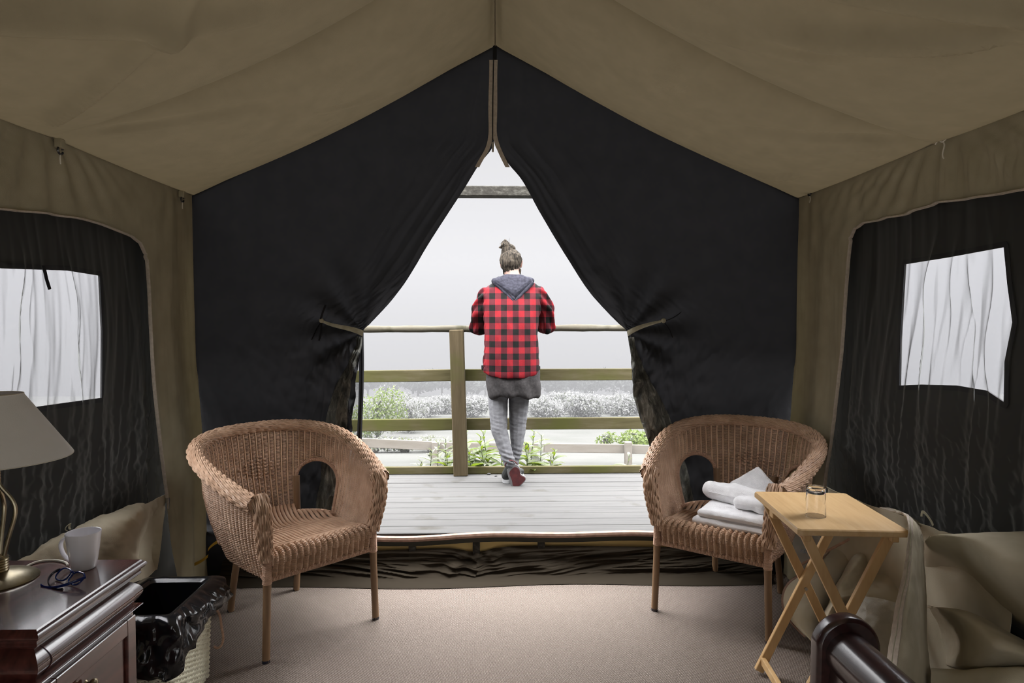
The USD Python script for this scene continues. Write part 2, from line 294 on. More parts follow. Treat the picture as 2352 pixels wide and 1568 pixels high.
def roof_sheet(side):
    xe = XL if side < 0 else XR
    S, Y = np.meshgrid(np.linspace(0, 1, 90), np.linspace(YB, YF, 380), indexing='ij')
    P = np.stack([xe*(1-S) - 0.005*S, Y, ZE + (ZR-ZE)*S], -1)
    d = np.array([-xe, 0, ZR-ZE]); d /= np.linalg.norm(d)
    n = np.array([d[2]*(-np.sign(xe)), 0, -abs(d[0])])
    sag = np.zeros_like(S)
    for k, (a, b) in enumerate(zip(RAFT[:-1], RAFT[1:])):
        m = (Y >= a) & (Y <= b); t = (Y-a)/(b-a)
        prof = np.clip(1-np.abs(2*t-1)**3, 0, 1)**0.5
        if b == YF: prof = np.where(t > 0.5, np.clip(1-((t-0.5)/0.5)**2, 0, 1)**0.8, prof)
        amp = {YF: 0.155, 2.44: 0.20, 1.35: 0.12}.get(b, 0.06)
        sag = np.where(m, amp*prof, sag)
    sag *= np.clip(np.sin(PI*np.clip(S, 0, 1)), 0, 1)**0.55
    # slack wrinkles running down to the eave hooks: (y0, s0) -> (y1, s1), width, depth
    wr = ([(2.2, 0.04, 1.55, 0.62, 0.045, 0.040), (1.37, 0.05, 2.10, 0.62, 0.05, 0.045), (1.36, 0.08, 1.80, 0.50, 0.035, -0.025), (2.46, 0.04, 2.75, 0.55, 0.04, -0.016),
           (2.9, 0.45, 3.3, 0.9, 0.05, 0.014)] if side < 0 else
          [(1.40, 0.05, 2.05, 0.55, 0.05, 0.050), (1.42, 0.04, 1.78, 0.70, 0.045, 0.045), (1.36, 0.10, 1.95, 0.33, 0.03, -0.03), (2.44, 0.04, 2.9, 0.45, 0.035, -0.020),
           (2.44, 0.03, 3.05, 0.30, 0.028, 0.014), (2.44, 0.02, 3.15, 0.18, 0.02, 0.012), (2.95, 0.10, 3.45, 0.22, 0.035, 0.03), (1.9, 0.30, 2.3, 0.75, 0.05, 0.022)])
    for y0, s0, y1, s1, w, h in wr:
        a = np.array([y0, s0*1.85]); b = np.array([y1, s1*1.85]); q = b-a; LL = np.linalg.norm(q); q /= LL
        ry, rs = Y-a[0], S*1.85-a[1]; al = ry*q[0]+rs*q[1]; ac = np.abs(-ry*q[1]+rs*q[0])
        wd = w*(0.35+0.9*np.clip(al/LL, 0, 1))
        sag += 1.15*h*np.exp(-(ac/wd)**2)*smooth01(al/0.15)*smooth01((LL-al)/0.45)
    edge = smooth01((1-S)/0.06)*smooth01(S/0.05)*smooth01((YF-Y)/0.05)
    sag += 0.010*(meshkit.fbm(np.stack([S*2, Y*5, S*0+side], -1), 4, 3)-0.5)*edge
    sag = np.where(S > 0.985, sag*0.3, sag)
    m_ = grid(P + n*sag[..., None], flip=side > 0)
    sx = np.sign(xe); ov = np.array([[(xe - sx*0.01*(1-k), y, ZE - 0.09*k + 0.006) if k == 0 else (xe + sx*0.24*k, y, ZE - 0.09*k + 0.006) for k in (0, 0.5, 1.0)] for y in np.linspace(YB, YF+0.25, 40)])   # unseen eave strip added to keep sky light out behind the walls
    return cat_([m_, grid(ov)])
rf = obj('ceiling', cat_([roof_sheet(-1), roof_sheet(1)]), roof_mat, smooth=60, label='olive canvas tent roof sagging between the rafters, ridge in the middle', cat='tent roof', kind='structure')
obj('ridge_seam', tube([(-0.005, YB, ZR-0.004), (-0.005, 1.0, ZR-0.004), (-0.005, YF, ZR-0.006)], 0.003, 6), roof_mat, rf)

def pleat(y, z, hooks, amp, seed):
    d = 0.0
    for yh, w, sgn in hooks:
        fan = (y-yh)/(0.25+1.1*(ZE-z))
        d = d + sgn*amp*np.exp(-(np.abs(y-yh)/w)**2)*np.cos(fan*19+seed)*smooth01((ZE-z)/0.08)*(0.35+0.65*smooth01((z-1.5)/0.4))
    return d
def side_wall(side):
    X = XL if side < 0 else XR
    sg = -side                                    # inward
    if side < 0:
        curve = [(-420, 430), (-200, 452), (0, 480), (100, 489), (200, 505), (260, 526), (300, 543), (320, 558), (331, 582)]
        edge = [(331, 582), (338, 700), (349, 900), (359, 1050), (366, 1140), (372, 1250), (378, 1350)]
        hooks = [(2.39, 0.30, 1), (3.33, 0.12, 0.5), (1.35, 0.5, 1), (0.3, 0.5, 1)]
    else:
        curve = [(2800, 345), (2560, 390), (2352, 436), (2240, 454), (2150, 466), (2090, 490), (2040, 500), (1990, 512), (1962, 525), (1955, 545)]
        edge = [(1955, 545), (1949, 640), (1938, 800), (1922, 960), (1911, 1060), (1906, 1118), (1898, 1250), (1890, 1350)]
        hooks = [(2.39, 0.42, 1), (3.39, 0.10, 0.4), (1.35, 0.4, 1), (2.9, 0.25, 0.55), (0.2, 0.6, 1)]
    c = np.array([atX(px, py, X)[1:] for px, py in curve]); e = np.array([atX(px, py, X)[1:] for px, py in edge])
    yc = e[0, 0]
    ys = np.r_[np.linspace(YB, 1.2, 40), np.linspace(1.2, c[-3, 0], 200)[1:], np.linspace(c[-3, 0], yc, 30)[1:]]
    ci = np.argsort(c[:, 0]); zt = np.interp(ys, c[ci, 0], c[ci, 1], left=c[ci[0], 1]); 
    T = np.linspace(0, 1, 60); ys = np.r_[ys, yc+0.006]; zt = np.r_[zt, zt[-1]]
    Z = zt[:, None]*(1-T)+ZE*T; Y = np.repeat(ys[:, None], 60, 1)
    dx = pleat(Y, Z, hooks, 0.011, 0.6) + 0.006*(meshkit.fbm(np.stack([Y*9, Z*2.5, Y*0], -1), 4, 8)-0.5)*smooth01((ZE-Z)/0.1)*smooth01((yc-Y)/0.10)
    if side > 0: dx += 0.0035*np.cos(Y*160)*np.exp(-((Z-zt[:, None]-0.09)/0.05)**2)*smooth01((2.75-Y)/0.4)
    P1 = np.stack([X+sg*dx, Y, Z], -1)
    zs = np.r_[np.linspace(0.0, e[0, 1], 110), np.linspace(e[0, 1], ZE, 36)[1:]]
    ei = np.argsort(e[:, 1]); ye = np.interp(zs, e[ei, 1], e[ei, 0]); ye = np.where(zs > e[0, 1], yc, ye)
    U = np.linspace(0, 1, 60)
    Y2 = ye[:, None]*(1-U)+YF*U; Z2 = np.repeat(zs[:, None], 60, 1)
    lean = 0.06*smooth01((1.3-Z2)/1.3)            # the foot of the wall is pegged a little inside
    dx2 = pleat(Y2, Z2, hooks, 0.011, 0.6)*smooth01((Z2-1.5)/0.3) + lean + 0.022*(meshkit.fbm(np.stack([Y2*9, Z2*1.2, Y2*0+side], -1), 4, 5)-0.5)*smooth01((ZE-Z2)/0.4)
    dx2 += 0.012*np.sin((Y2-Z2*0.12)*46)*smooth01((0.75-Z2)/0.6) + 0.010*np.cos((Y2-3.3)*26)*smooth01((ZE-Z2)/0.6)*0.6
    base2 = pleat(Y2, Z2, hooks, 0.011, 0.6); wgt = np.where(Z2 > e[0, 1]-0.02, smooth01((Y2-yc)/0.10), 1.0)
    if side < 0 or True: dx2 = base2*smooth01((Z2-1.5)/0.3)*0 + np.where(Z2 > e[0, 1]-0.02, base2*(1-wgt) + dx2*wgt, dx2)
    P2 = np.stack([X+sg*dx2, Y2, Z2], -1)
    f1, f2 = grid(P1, flip=side < 0), grid(P2.transpose(1, 0, 2), flip=side < 0)
    nm = 'wall_left' if side < 0 else 'wall_right'
    lab = ('olive canvas tent wall on the left, framing a dark netting window' if side < 0 else 'olive canvas tent wall on the right, pleated under the eave')
    w = obj(nm, cat_([f1, f2]), wall_mat, smooth=60, label=lab, cat='tent wall', kind='structure')
    zp = np.vstack([np.stack([P1[:, 0, 0]+sg*0.004, ys, zt], -1)[ys > 1.0], np.stack([P2[::-1, 0, 0]+sg*0.004, ye[::-1], zs[::-1]], -1)[np.where(zs[::-1] < e[0, 1]-0.01)[0]]])
    zp = zp[(zp[:, 2] > (0.55 if side < 0 else 0.58))]
    obj('zip_tape', tube(zp, 0.009, 6, ell=(0.5, 1.0)), tape_mat, w, label='beige zip tape round the window opening')
    end = zp[-1]
    obj('zip_pull', cat_([bbox(end+np.array([sg*0.004-0.004, -0.006, -0.055]), end+np.array([sg*0.004+0.004, 0.006, -0.02]), 0.002), bbox(end+np.array([-0.006+sg*0.004, -0.008, -0.025]), end+np.array([0.006+sg*0.004, 0.008, 0.0]), 0.002)]), steel_mat, w)
    # yellow edging at the foot
    return c, e, zt, ys
cl = side_wall(-1); cr = side_wall(1)

def window(side, n):
    X = XL if side < 0 else XR; sg = -side
    w = thing(f'window_{n}', ('netting window in the left tent wall with a bright clear pane behind it' if side < 0 else 'netting window in the right tent wall with wrinkled net over a bright clear pane'), 'window', kind='structure')
    if side < 0: hole = [(-60, 606), (0, 615), (150, 620), (225, 632), (231, 760), (230, 914), (150, 925), (72, 936), (-60, 945)]
    else: hole = [(2080, 606), (2180, 590), (2310, 566), (2318, 650), (2330, 740), (2312, 830), (2310, 925), (2270, 898), (2200, 886), (2120, 884), (2068, 886), (2070, 780), (2075, 690)]
    XO = X + side*0.10
    hp = [tuple(atX(px, py, XO)[1:]) for px, py in hole]
    if side < 0: hp = [(p if p[0] > 2.2 else (2.12, p[1])) for p in hp]
    H = Polygon(hp).buffer(0)
    panel = sbox(YB, 0.0, YF-0.02, ZE+0.05).difference(H)
    M = np.array([[0, 0, 1, XO], [1, 0, 0, 0], [0, 1, 0, 0], [0, 0, 0, 1.0]])
    obj('outer_panel', extrude(panel, 0.004, M), outer_mat, w, smooth=False)
    obj('pane', extrude(H.buffer(0.01), 0.0015, M), clear_mat, w, smooth=False, label='clear plastic pane')
    M2 = M.copy(); M2[0, 3] += sg*0.006
    obj('hem_frame', extrude(H.buffer(0.018).difference(H.buffer(-0.002)), 0.003, M2), black_mat, w, smooth=False)
    # netting: hangs loose, with long upright creases
    ys, zs = np.linspace(1.0, 3.30, 330), np.linspace(0.40, 1.90, 220)
    Y, Z = np.meshgrid(ys, zs, indexing='ij')
    q = np.stack([Y*11+0.5*np.sin(Z*4+side), Z*0.9, Y*0+side*3], -1)
    f = meshkit.fbm(q, 3, 11); cre = 0.022*(0.5-np.abs(f-0.5)*2.4)
    q2 = np.stack([Y*34, Z*3.0, Y*0+side], -1); f2 = meshkit.fbm(q2, 3, 21)
    q3 = np.stack([Y*16-Z*9, Z*14+Y*5, Y*0+side], -1); f3 = meshkit.fbm(q3, 3, 33)
    amp = 0.30+0.7*smooth01((1.75-Z)/0.5)
    def crease(y0, z0, y1, z1, wd, h):
        t = np.clip((Z-z0)/(z1-z0), 0, 1); yy = y0+(y1-y0)*t + 0.012*np.sin(Z*15+y0*9)
        return 0.62*h*np.exp(-np.abs((Y-yy)/(1.35*wd))**1.5)*smooth01((Z-min(z0, z1))/0.35)*smooth01((max(z0, z1)-Z)/0.25)
    if side < 0: cr_ = [(2.33, 1.75, 2.26, 1.0, 0.011, 0.035), (2.36, 1.7, 2.36, 1.2, 0.006, 0.018), (2.58, 1.75, 2.62, 0.9, 0.009, 0.026), (2.62, 1.6, 2.60, 1.0, 0.006, 0.018), (2.18, 1.7, 2.2, 1.1, 0.006, 0.012)]
    else: cr_ = [(2.48, 1.8, 2.55, 0.95, 0.012, 0.040), (2.36, 1.75, 2.40, 1.2, 0.006, 0.02), (2.30, 1.72, 2.22, 1.0, 0.007, 0.02), (2.17, 1.75, 2.19, 0.9, 0.009, 0.024), (2.26, 1.6, 2.33, 1.1, 0.005, 0.014)]
    dx = 0.008 + amp*(cre + 0.006*(f2-0.5) + 0.016*(0.5-np.abs(f3-0.5)*2)*smooth01((1.25-Z)/0.5))
    for c_ in cr_: dx = dx + crease(*c_)
    dx = np.clip(dx, -0.05, 0.06) - 0.03
    fade = smooth01((Z-0.40)/0.05)
    P = np.stack([X - sg*0.02 + sg*dx*fade, Y, Z], -1)
    obj('netting', grid(P, flip=side < 0), net_mat, w, smooth=80, label='black insect netting')
    if side < 0:
        s0 = atX(100, 610, X-0.01); obj('window_strap', tube([s0, s0+np.array([0.01, 0.0, -0.05]), s0+np.array([0.012, 0.012, -0.085])], 0.009, 6, ell=(0.3, 1)), black_mat, w)
    return w
window(-1, 1); window(1, 2)

# eave hooks with their loops of cord
for nm, (px, py), X, sgn, lb in (('eave_hook', (126, 338), XL, 1, 'small hook with a cord stub under the left eave, nearer the camera'), ('eave_hook', (410, 452), XL, 1, 'small hook with a pale cord end at the left front corner of the roof'),
                        ('eave_hook', (2176, 292), XR, -1, 'hook with a knotted white cord hanging under the right eave'), ('eave_hook', (1868, 438), XR, -1, 'dark hook near the right front corner of the roof')):
    p = atX(px, py, X) + np.array([sgn*0.02, 0, 0])
    t = thing(nm, lb, 'hook', p, group=None)
    ring = [(0.0, 0.014*math.cos(a), 0.014*math.sin(a)-0.012) for a in np.linspace(0.3, 2*PI-0.3, 16)]
    obj('ring', tube(ring, 0.004, 6), dark_plastic, t)
    obj('tab', bbox((-0.025*0.6, -0.014, -0.004), (0.012, 0.014, 0.030), 0.003), wall_mat, t)
    if px == 2176: cd = [[(0, -0.02, -0.02), (0.0, -0.035, -0.034), (0, -0.02, -0.05), (0, 0.0, -0.055), (0, 0.01, -0.035)], [(0, 0.0, -0.052), (0.002, -0.012, -0.07), (0, -0.006, -0.10), (0.003, -0.01, -0.118)], [(0, 0.0, -0.052), (0, 0.02, -0.045), (0, 0.035, -0.055)]]
    else: cd = [[(0, 0, -0.026), (0.002, -0.006, -0.045), (0, -0.001, -0.062)]]
    obj('cord', cat_([tube(resample(c, 14), 0.0028, 6) for c in cd]), cord_mat, t)

bk = Polygon([(XL-0.02,0),(XR+0.02,0),(XR+0.02,ZE),(0,ZR),(XL-0.02,ZE)]).difference(Polygon([(-1.15,0.05),(1.15,0.05),(1.15,2.0),(-1.15,2.0)]))  # rear opening is unseen, cut wide to add fill light
obj('wall_back', extrude(bk, 0.004, np.array([[1,0,0,0],[0,0,1,YB],[0,1,0,0],[0,0,0,1.0]])), wall_mat, smooth=False, label='olive canvas rear gable behind the camera, with an unseen opening cut in for fill light', cat='tent wall', kind='structure')

# ------------------------------------------------------------------ front gable: two black mesh flaps tied back
EL = [(1141, 104), (1139, 250), (1134, 330), (1100, 380), (1066, 435), (1030, 490), (985, 560), (930, 650), (880, 710), (850, 742), (833, 762), (831, 800), (824, 860), (812, 950), (803, 1060), (796, 1120), (780, 1220), (770, 1330)]
ER = [(1132, 104), (1132, 250), (1136, 330), (1165, 375), (1196, 412), (1240, 490), (1300, 590), (1350, 665), (1400, 720), (1424, 744), (1442, 762), (1446, 800), (1450, 880), (1472, 965), (1505, 1055), (1522, 1120), (1540, 1220), (1548, 1330)]
def flap(side):
    E = np.array([atY(px, py, YF-0.01) for px, py in (EL if side < 0 else ER)])
    xe = XL if side < 0 else XR
    te = np.linspace(0, 1, len(E)); n = 240; ts = np.linspace(0, 1, n)
    dE = np.r_[0, np.cumsum(np.linalg.norm(np.diff(E, axis=0), axis=1))]; dE /= dE[-1]
    e = PchipInterpolator(dE, E)(ts)
    O = np.array([(0, ZR), (xe*0.5, (ZR+ZE)/2), (xe*1.012, ZE), (xe*1.012, 1.2), (xe*1.012, 0.0)]); dO = np.array([0, 0.19, 0.36, 0.66, 1.0])
    o = np.stack([np.interp(ts, dO, O[:, 0]), np.full(n, YF), np.interp(ts, dO, O[:, 1])], -1)
    m = 150; w = np.linspace(0, 1, m)**1.6
    P = e[:, None]*(1-w[None, :, None]) + o[:, None]*w[None, :, None]
    D = np.linalg.norm(P-e[:, None], axis=-1)                  # distance from the edge
    Z = P[..., 2]; tie = 1.356
    near = np.exp(-D/0.16)
    f = meshkit.fbm(np.stack([D*14, Z*1.6, D*0+side*5], -1), 3, 41); f2 = meshkit.fbm(np.stack([D*30+Z*6, Z*14, D*0+side], -1), 4, 47); f3 = meshkit.fbm(np.stack([D*11-Z*5, Z*7, D*0+side*2], -1), 3, 53)
    gather = np.exp(-((Z-tie)/0.28)**2)
    below = smooth01((tie-Z)/0.12)
    dy = near*(0.025*(0.5-np.abs(f-0.5)*2.2) + 0.055*below*(0.5-np.abs(f-0.5)*2.5)) + (0.012+0.075*below)*(0.5-np.abs(f3-0.5)*2)*np.exp(-D/0.28)*smooth01((2.1-Z)/0.6)
    dy += 0.020*(0.5-np.abs(f2-0.5)*2)*np.exp(-D/0.25)*smooth01((1.9-Z)/0.5)
    # folds that run into the tie
    tx = E[10][0]; ang = np.arctan2(Z-tie, (P[..., 0]-tx)*side + 1e-6); R = np.hypot(Z-tie, P[..., 0]-tx)
    dy += 0.020*np.cos(ang*9+1.0)*np.exp(-((R-0.20)/0.16)**2)
    dy += -0.07*np.exp(-D/0.10)*gather*0.6
    dy += 0.016*(meshkit.fbm(np.stack([P[..., 0]*2.2, Z*1.4, D*0+7], -1), 3, 61)-0.5)*smooth01(D/0.2)
    pin = smooth01((1-w[None, :])/0.05)
    P[..., 1] += 0.075*smooth01((1.25-Z)/0.35)*smooth01((Z-0.24)/0.05)*(1 if side > 0 else 0.6)
    P[..., 1] -= 0.012 + np.clip(dy, -0.10, 0.10)*pin*smooth01((ZR-Z)/0.25)
    inner = smooth01((1.50-np.abs(P[..., 0]))/0.06)*smooth01((0.30-Z)/0.05)      # tucked down behind the riser below deck level
    P[..., 1] = P[..., 1]*(1-inner) + 3.66*inner
    lab = 'black mesh tent door flap tied back on the left of the doorway' if side < 0 else 'black mesh tent door flap tied back on the right of the doorway, lit folds painted pale at its edge'
    d = obj('door_1' if side < 0 else 'door_2', grid(P, flip=side > 0), black_mat, smooth=70, label=lab, cat='tent flap', kind='structure')
    # added strip below the tie: lit creases and glare painted pale grey
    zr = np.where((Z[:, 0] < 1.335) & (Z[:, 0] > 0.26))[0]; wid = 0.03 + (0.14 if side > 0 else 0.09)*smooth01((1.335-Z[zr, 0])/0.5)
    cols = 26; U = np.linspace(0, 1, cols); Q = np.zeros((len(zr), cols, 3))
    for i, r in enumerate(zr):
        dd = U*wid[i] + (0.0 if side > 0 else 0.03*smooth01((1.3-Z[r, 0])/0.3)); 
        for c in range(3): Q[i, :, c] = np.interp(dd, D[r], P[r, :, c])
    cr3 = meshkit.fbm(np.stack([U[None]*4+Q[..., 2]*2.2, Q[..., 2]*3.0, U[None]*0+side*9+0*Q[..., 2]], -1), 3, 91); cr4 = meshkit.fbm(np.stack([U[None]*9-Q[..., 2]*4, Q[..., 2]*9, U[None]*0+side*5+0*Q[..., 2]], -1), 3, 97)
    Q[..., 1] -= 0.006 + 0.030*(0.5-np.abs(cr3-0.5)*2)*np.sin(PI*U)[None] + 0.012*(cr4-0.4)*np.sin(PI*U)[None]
    obj('creased_margin', grid(Q, flip=side > 0), lit_crease_mat, d, smooth=50, label='strip along the flap edge below its tie, lit creases and glare put into its grey colour')
    return d, P
dl, PL = flap(-1); dr, PR = flap(1)
# net hem of the left flap, hanging straight below its tie
hem = [(834, 764), (835, 830), (834, 900), (831, 980), (827, 1062), (820, 1130), (812, 1220), (806, 1330)]
hr = np.array([atY(px, py, YF+0.02) for px, py in hem]); hl = np.array([atY(px-6-34*smooth01((py-764)/200), py, YF+0.03) for px, py in hem])
hm = spl(np.stack([hl, hl*0.5+hr*0.5+np.array([0, 0.02, 0]), hr], 1), 60, 14)
obj('net_hem', grid(hm), hem_net_mat, dl, smooth=60, label='see-through net hem')
h2 = np.stack([hr-np.array([0.022, 0, 0]), hr-np.array([0.008, 0.008, 0]), hr], 1)
obj('hem_tape', solid_sheet(spl(h2, 60, 6), 0.003), black_mat, dl)
# the zip down the middle
zt_ = thing('zip_fastener', 'grey brown zip tape down the middle of the black gable above the doorway', 'zip')
def ribbon(P, w, t, across):
    P = np.asarray(P, float); a = np.asarray(across, float)
    return solid_sheet(np.stack([P-a*w/2, P, P+a*w/2], 1), t)
for s, pts in ((-1, [(1129, 138), (1128, 200), (1127, 270), (1126, 318), (1120, 340), (1108, 362), (1096, 384)]), (1, [(1138, 138), (1137, 200), (1136.5, 270), (1138, 318), (1146, 342), (1155, 362), (1166, 384)])):
    q = resample([atY(px, py, YF-0.045) for px, py in pts], 40)
    obj('tape', ribbon(q, 0.024, 0.002, (1, 0, 0)), tape_mat, zt_)
q = resample([atY(px, py, YF-0.048) for px, py in ((1133.5, 138), (1132.5, 200), (1131.7, 270), (1131.5, 322))], 30)
obj('teeth', tube(q, 0.0028, 6), black_mat, zt_)
c = atY(1132, 332, YF-0.05)
obj('slider', cat_([bbox(c+np.array([-0.007, -0.006, -0.012]), c+np.array([0.007, 0.006, 0.014]), 0.003), bbox(c+np.array([-0.005, -0.008, -0.042]), c+np.array([0.005, -0.004, -0.010]), 0.002)]), steel_mat, zt_)
# tie-backs
for s, pts, tails, lb in ((-1, [(738, 736), (760, 745), (800, 754), (834, 766)], [[(738, 738), (728, 755), (716, 780)], [(736, 736), (742, 715), (748, 700)], [(738, 738), (737, 760), (733, 782)]], 'pale cotton tie holding back the left door flap'),
                          (1, [(1524, 736), (1500, 742), (1468, 752), (1441, 766)], [[(1524, 738), (1535, 752), (1545, 775)], [(1526, 737), (1545, 730), (1565, 716)]], 'pale cotton tie holding back the right door flap')):
    t = thing('tie_back', lb, 'tie')
    def onto(px, py, off):
        Pg = PL if s < 0 else PR; g = Pg.reshape(-1, 3); base = atY(px, py, YF-0.06)
        i = np.argmin(np.abs(g[:, 0]-base[0])+np.abs(g[:, 2]-base[2])); return atY(px, py, g[i, 1]-off)
    b = resample([onto(px, py, 0.012) for px, py in pts], 24)
    wd = np.linspace(0.012, 0.030, 24)
    ac = np.array([0.25*s*-1, 0, 1.0]); ac /= np.linalg.norm(ac)
    Pq = np.stack([b-ac*wd[:, None]/2, b+np.array([0, -0.004, 0]), b+ac*wd[:, None]/2], 1)
    obj('band', solid_sheet(Pq, 0.002), ribbon_mat, t)
    obj('tail', cat_([tube(resample([onto(px, py, 0.010) for px, py in tl], 12), 0.006, 6, ell=(0.4, 1)) for tl in tails]), black_mat, t)
    kx, ky = pts[0]; obj('knot', wob(sph(onto(kx, ky, 0.014), 0.014, 2, (1, 0.6, 1)), 0.003, 60), ribbon_mat, t)

# ------------------------------------------------------------------ threshold: step up to the deck behind a loose skirt
xs = np.linspace(-1.30, 1.30, 200)
wv = 0.008*np.sin(xs*3.1+0.4)+0.006*np.sin(xs*7.3+2)
st = thing('trim_1', 'brown taped edge of the door sill along the front of the deck', 'door sill', kind='structure')
A = np.stack([xs, np.full(200, 3.565), 0.232+wv], -1)
obj('tape', solid_sheet(np.stack([A, A+np.array([0, -0.022, -0.003]), A+np.array([0, -0.026, -0.014]), A+np.array([0, -0.022, -0.026])], 1), 0.003), brown_tape, st)
obj('mesh_band', solid_sheet(np.stack([A+np.array([0, -0.018, -0.022]), A+np.array([0, -0.016, -0.04]), A+np.array([0, -0.006, -0.056])], 1), 0.002), plain('dark_band', (0.04, 0.038, 0.030), 0.8, specular_ior_level=0.1), st)
sk = plain('dark_skirt', (0.026, 0.020, 0.013), 0.8, specular_ior_level=0.08)
X, T = np.meshgrid(np.linspace(-1.5, 1.5, 300), np.linspace(0, 1, 60), indexing='ij')
top = 0.138+0.012*np.sin(X*2.3+1)-0.028*np.exp(-((X+0.11)/0.10)**2)
Z = top*(1-T)
Y = 3.578 - 0.13*T**1.5 - 0.06*smooth01((T-0.82)/0.18)
fan = np.arctan2(X+0.11, 0.10+T*0.25)
Y -= 0.020*np.cos(fan*13)*(0.6+0.4*np.cos(X*9+T*4))*np.sin(PI*np.clip(T*0.9+0.08, 0, 1)) + 0.06*(0.5-np.abs(meshkit.fbm(np.stack([X*4+T*5*np.sign(X+0.11), T*4, X*0], -1), 3, 71)-0.5)*2)*np.sin(PI*T)
Y += 0.02*np.sin(X*4.1)*T
obj('skirt', grid(np.stack([X, Y, Z+0.003], -1), flip=True), sk, st, smooth=70, label='dark wrinkled cloth skirt below the sill')
ochre = plain('lit_gap_ochre', (0.42, 0.31, 0.12), 0.8)  # light showing under the deck is put into this ochre colour
obj('riser_board', bbox((-1.5, 3.592, 0.0), (1.5, 3.608, 0.19), 0.002), ochre, st, label='riser board with the light under the deck put into its ochre colour')
for px in (947, 1094, 1243, 660, 1640):
    x = atY(px, 1260, 3.58)[0]; obj('joist_end', bbox((x-0.020, 3.57, 0.02), (x+0.020, 3.60, 0.185), 0.002), beam_mat, st)
for pts in ([(412, 1303), (440, 1298), (462, 1288), (478, 1276)], [(478, 1262), (500, 1244), (520, 1240)]):
    q = [atY(px, py, 3.36) for px, py in pts]
    obj('yellow_edging', ribbon(resample(q, 16), 0.018, 0.002, (0.2, 0, 1)), yellow_tape, st)

# ------------------------------------------------------------------ deck, railing, porch
DZ = 0.23
dk = thing('deck', 'pale weathered timber deck outside the tent door', 'deck', kind='structure')
y = 3.575; k = 0
rng = np.random.default_rng(5)
while y < 4.99:
    m = bbox((-3.2, y, DZ-0.03), (3.2, y+0.119, DZ+rng.uniform(-0.0015, 0.0015)), 0.003)
    obj('plank', m, deck_mat, dk, smooth=False); y += 0.1245; k += 1
obj('joist', cat_([bbox((x-0.03, 3.66, -0.2), (x+0.03, 5.02, DZ-0.031), 0.004) for x in np.linspace(-3, 3, 11)]), beam_mat, dk, smooth=False)
rl = thing('deck_railing', 'mossy timber railing with a post and three rows of boards round the deck', 'railing')
def rail_pts(pts, Y): return [atY(px, py, Y) for px, py in pts]
pb, pt = atY(1058, 1095, 4.88), atY(1048, 757, 4.88)
pb[2] = DZ
for dx, both in ((0, 1), (-1.55, 0), (2.1, 0)):
    o = np.array([dx, 0.045, 0]); obj('post', bar(pb+o, pt+o, 0.108, 0.095, (0, 1, 0), 0.006), post_mat, rl, smooth=25)
def board(l, r, h, Yb, th=0.032, name='rail_board', mat=rail_mat):
    a, b = atY(*l, Yb), atY(*r, Yb)
    c = np.array([0, th/2, -h/2]); return obj(name, bar(a+c, b+c, th, h, (0, 0, 1), 0.004), mat, rl, smooth=25)
for l, r, h in (((570, 855), (1052, 848), 0.090), ((1052, 848), (1710, 845), 0.090), ((570, 967), (1055, 961), 0.090), ((1055, 961), (1710, 957), 0.090)):
    board(l, r, h, 4.955)
for l, r in (((570, 1083), (1055, 1075)), ((1055, 1076), (1710, 1071))): 
    a, b = atY(*l, 4.955), atY(*r, 4.955); a[2] = b[2] = DZ+0.057
    a[2] = DZ+0.054; obj('rail_board', bar(a+np.array([0, 0.016, -0.027]), b+np.array([0, 0.016, -0.027]), 0.034, 0.056, (0, 0, 1), 0.004), rail_mat, rl, smooth=25)
for l, r in (((560, 760), (1071, 755)), ((1071, 755), (1720, 753))):
    q = resample([atY(*l, 4.93), (atY(*l, 4.93)+atY(*r, 4.93))/2+np.array([0, 0, 0.004]), atY(*r, 4.93)], 40)
    m = tube(q, 0.030+0.002*np.sin(np.arange(40)*0.9), 14, ell=(0.85, 1)); obj('handrail', wob(m, 0.003, 18), top_rail_mat, rl)
ph = thing('porch_frame', 'dark timber porch beam seen through the top of the doorway', 'porch beam')
bz = atY(1135, 441, 4.95)[2]
obj('beam', bbox((-2.2, 4.90, bz-0.039), (2.2, 5.0, bz+0.039), 0.006), beam_mat, ph, smooth=25)
for x in (-2.1, 2.1): obj('post', bbox((x-0.05, 4.99, -0.25), (x+0.05, 5.09, bz+0.02), 0.006), post_mat, ph, smooth=25)

# ------------------------------------------------------------------ ground falling away into the valley
gy = np.array([3.0, 5, 8, 11, 14, 20, 30, 45, 60, 75, 100, 160]); gz = np.array([-0.32, -0.32, -0.42, -0.70, -1.08, -1.60, -2.6, -4.1, -5.6, -7.4, -11.5, -24])
gfun = PchipInterpolator(gy, gz)
def gh(x, y): return float(gfun(min(max(y, 3.0), 160)))
ys = np.r_[-40, -10, 3, np.linspace(3.5, 60, 120), np.linspace(62, 160, 40)]; xs = np.linspace(-1, 1, 90)
G = np.array([[[x*(30+0.9*max(y, 0)), y, gh(0, y)+0.05*(meshkit.noise(np.array([x*(30+0.9*max(y, 0))*0.5, y*0.5, 0]))-0.5)] for y in ys] for x in xs])
grass_mat = mottled('pale_field', (0.0544, 0.0554, 0.0502), (0.0648, 0.0648, 0.0606), 1.2, 0.95, 0.0, spec=0.1)  # overexposed grass: the washed-out brightness is painted into the pale tone
obj('ground', grid(G, flip=True), grass_mat, smooth=True, label='grass field falling away beyond the deck, overexposed brightness put into its pale colour', cat='field', kind='structure')
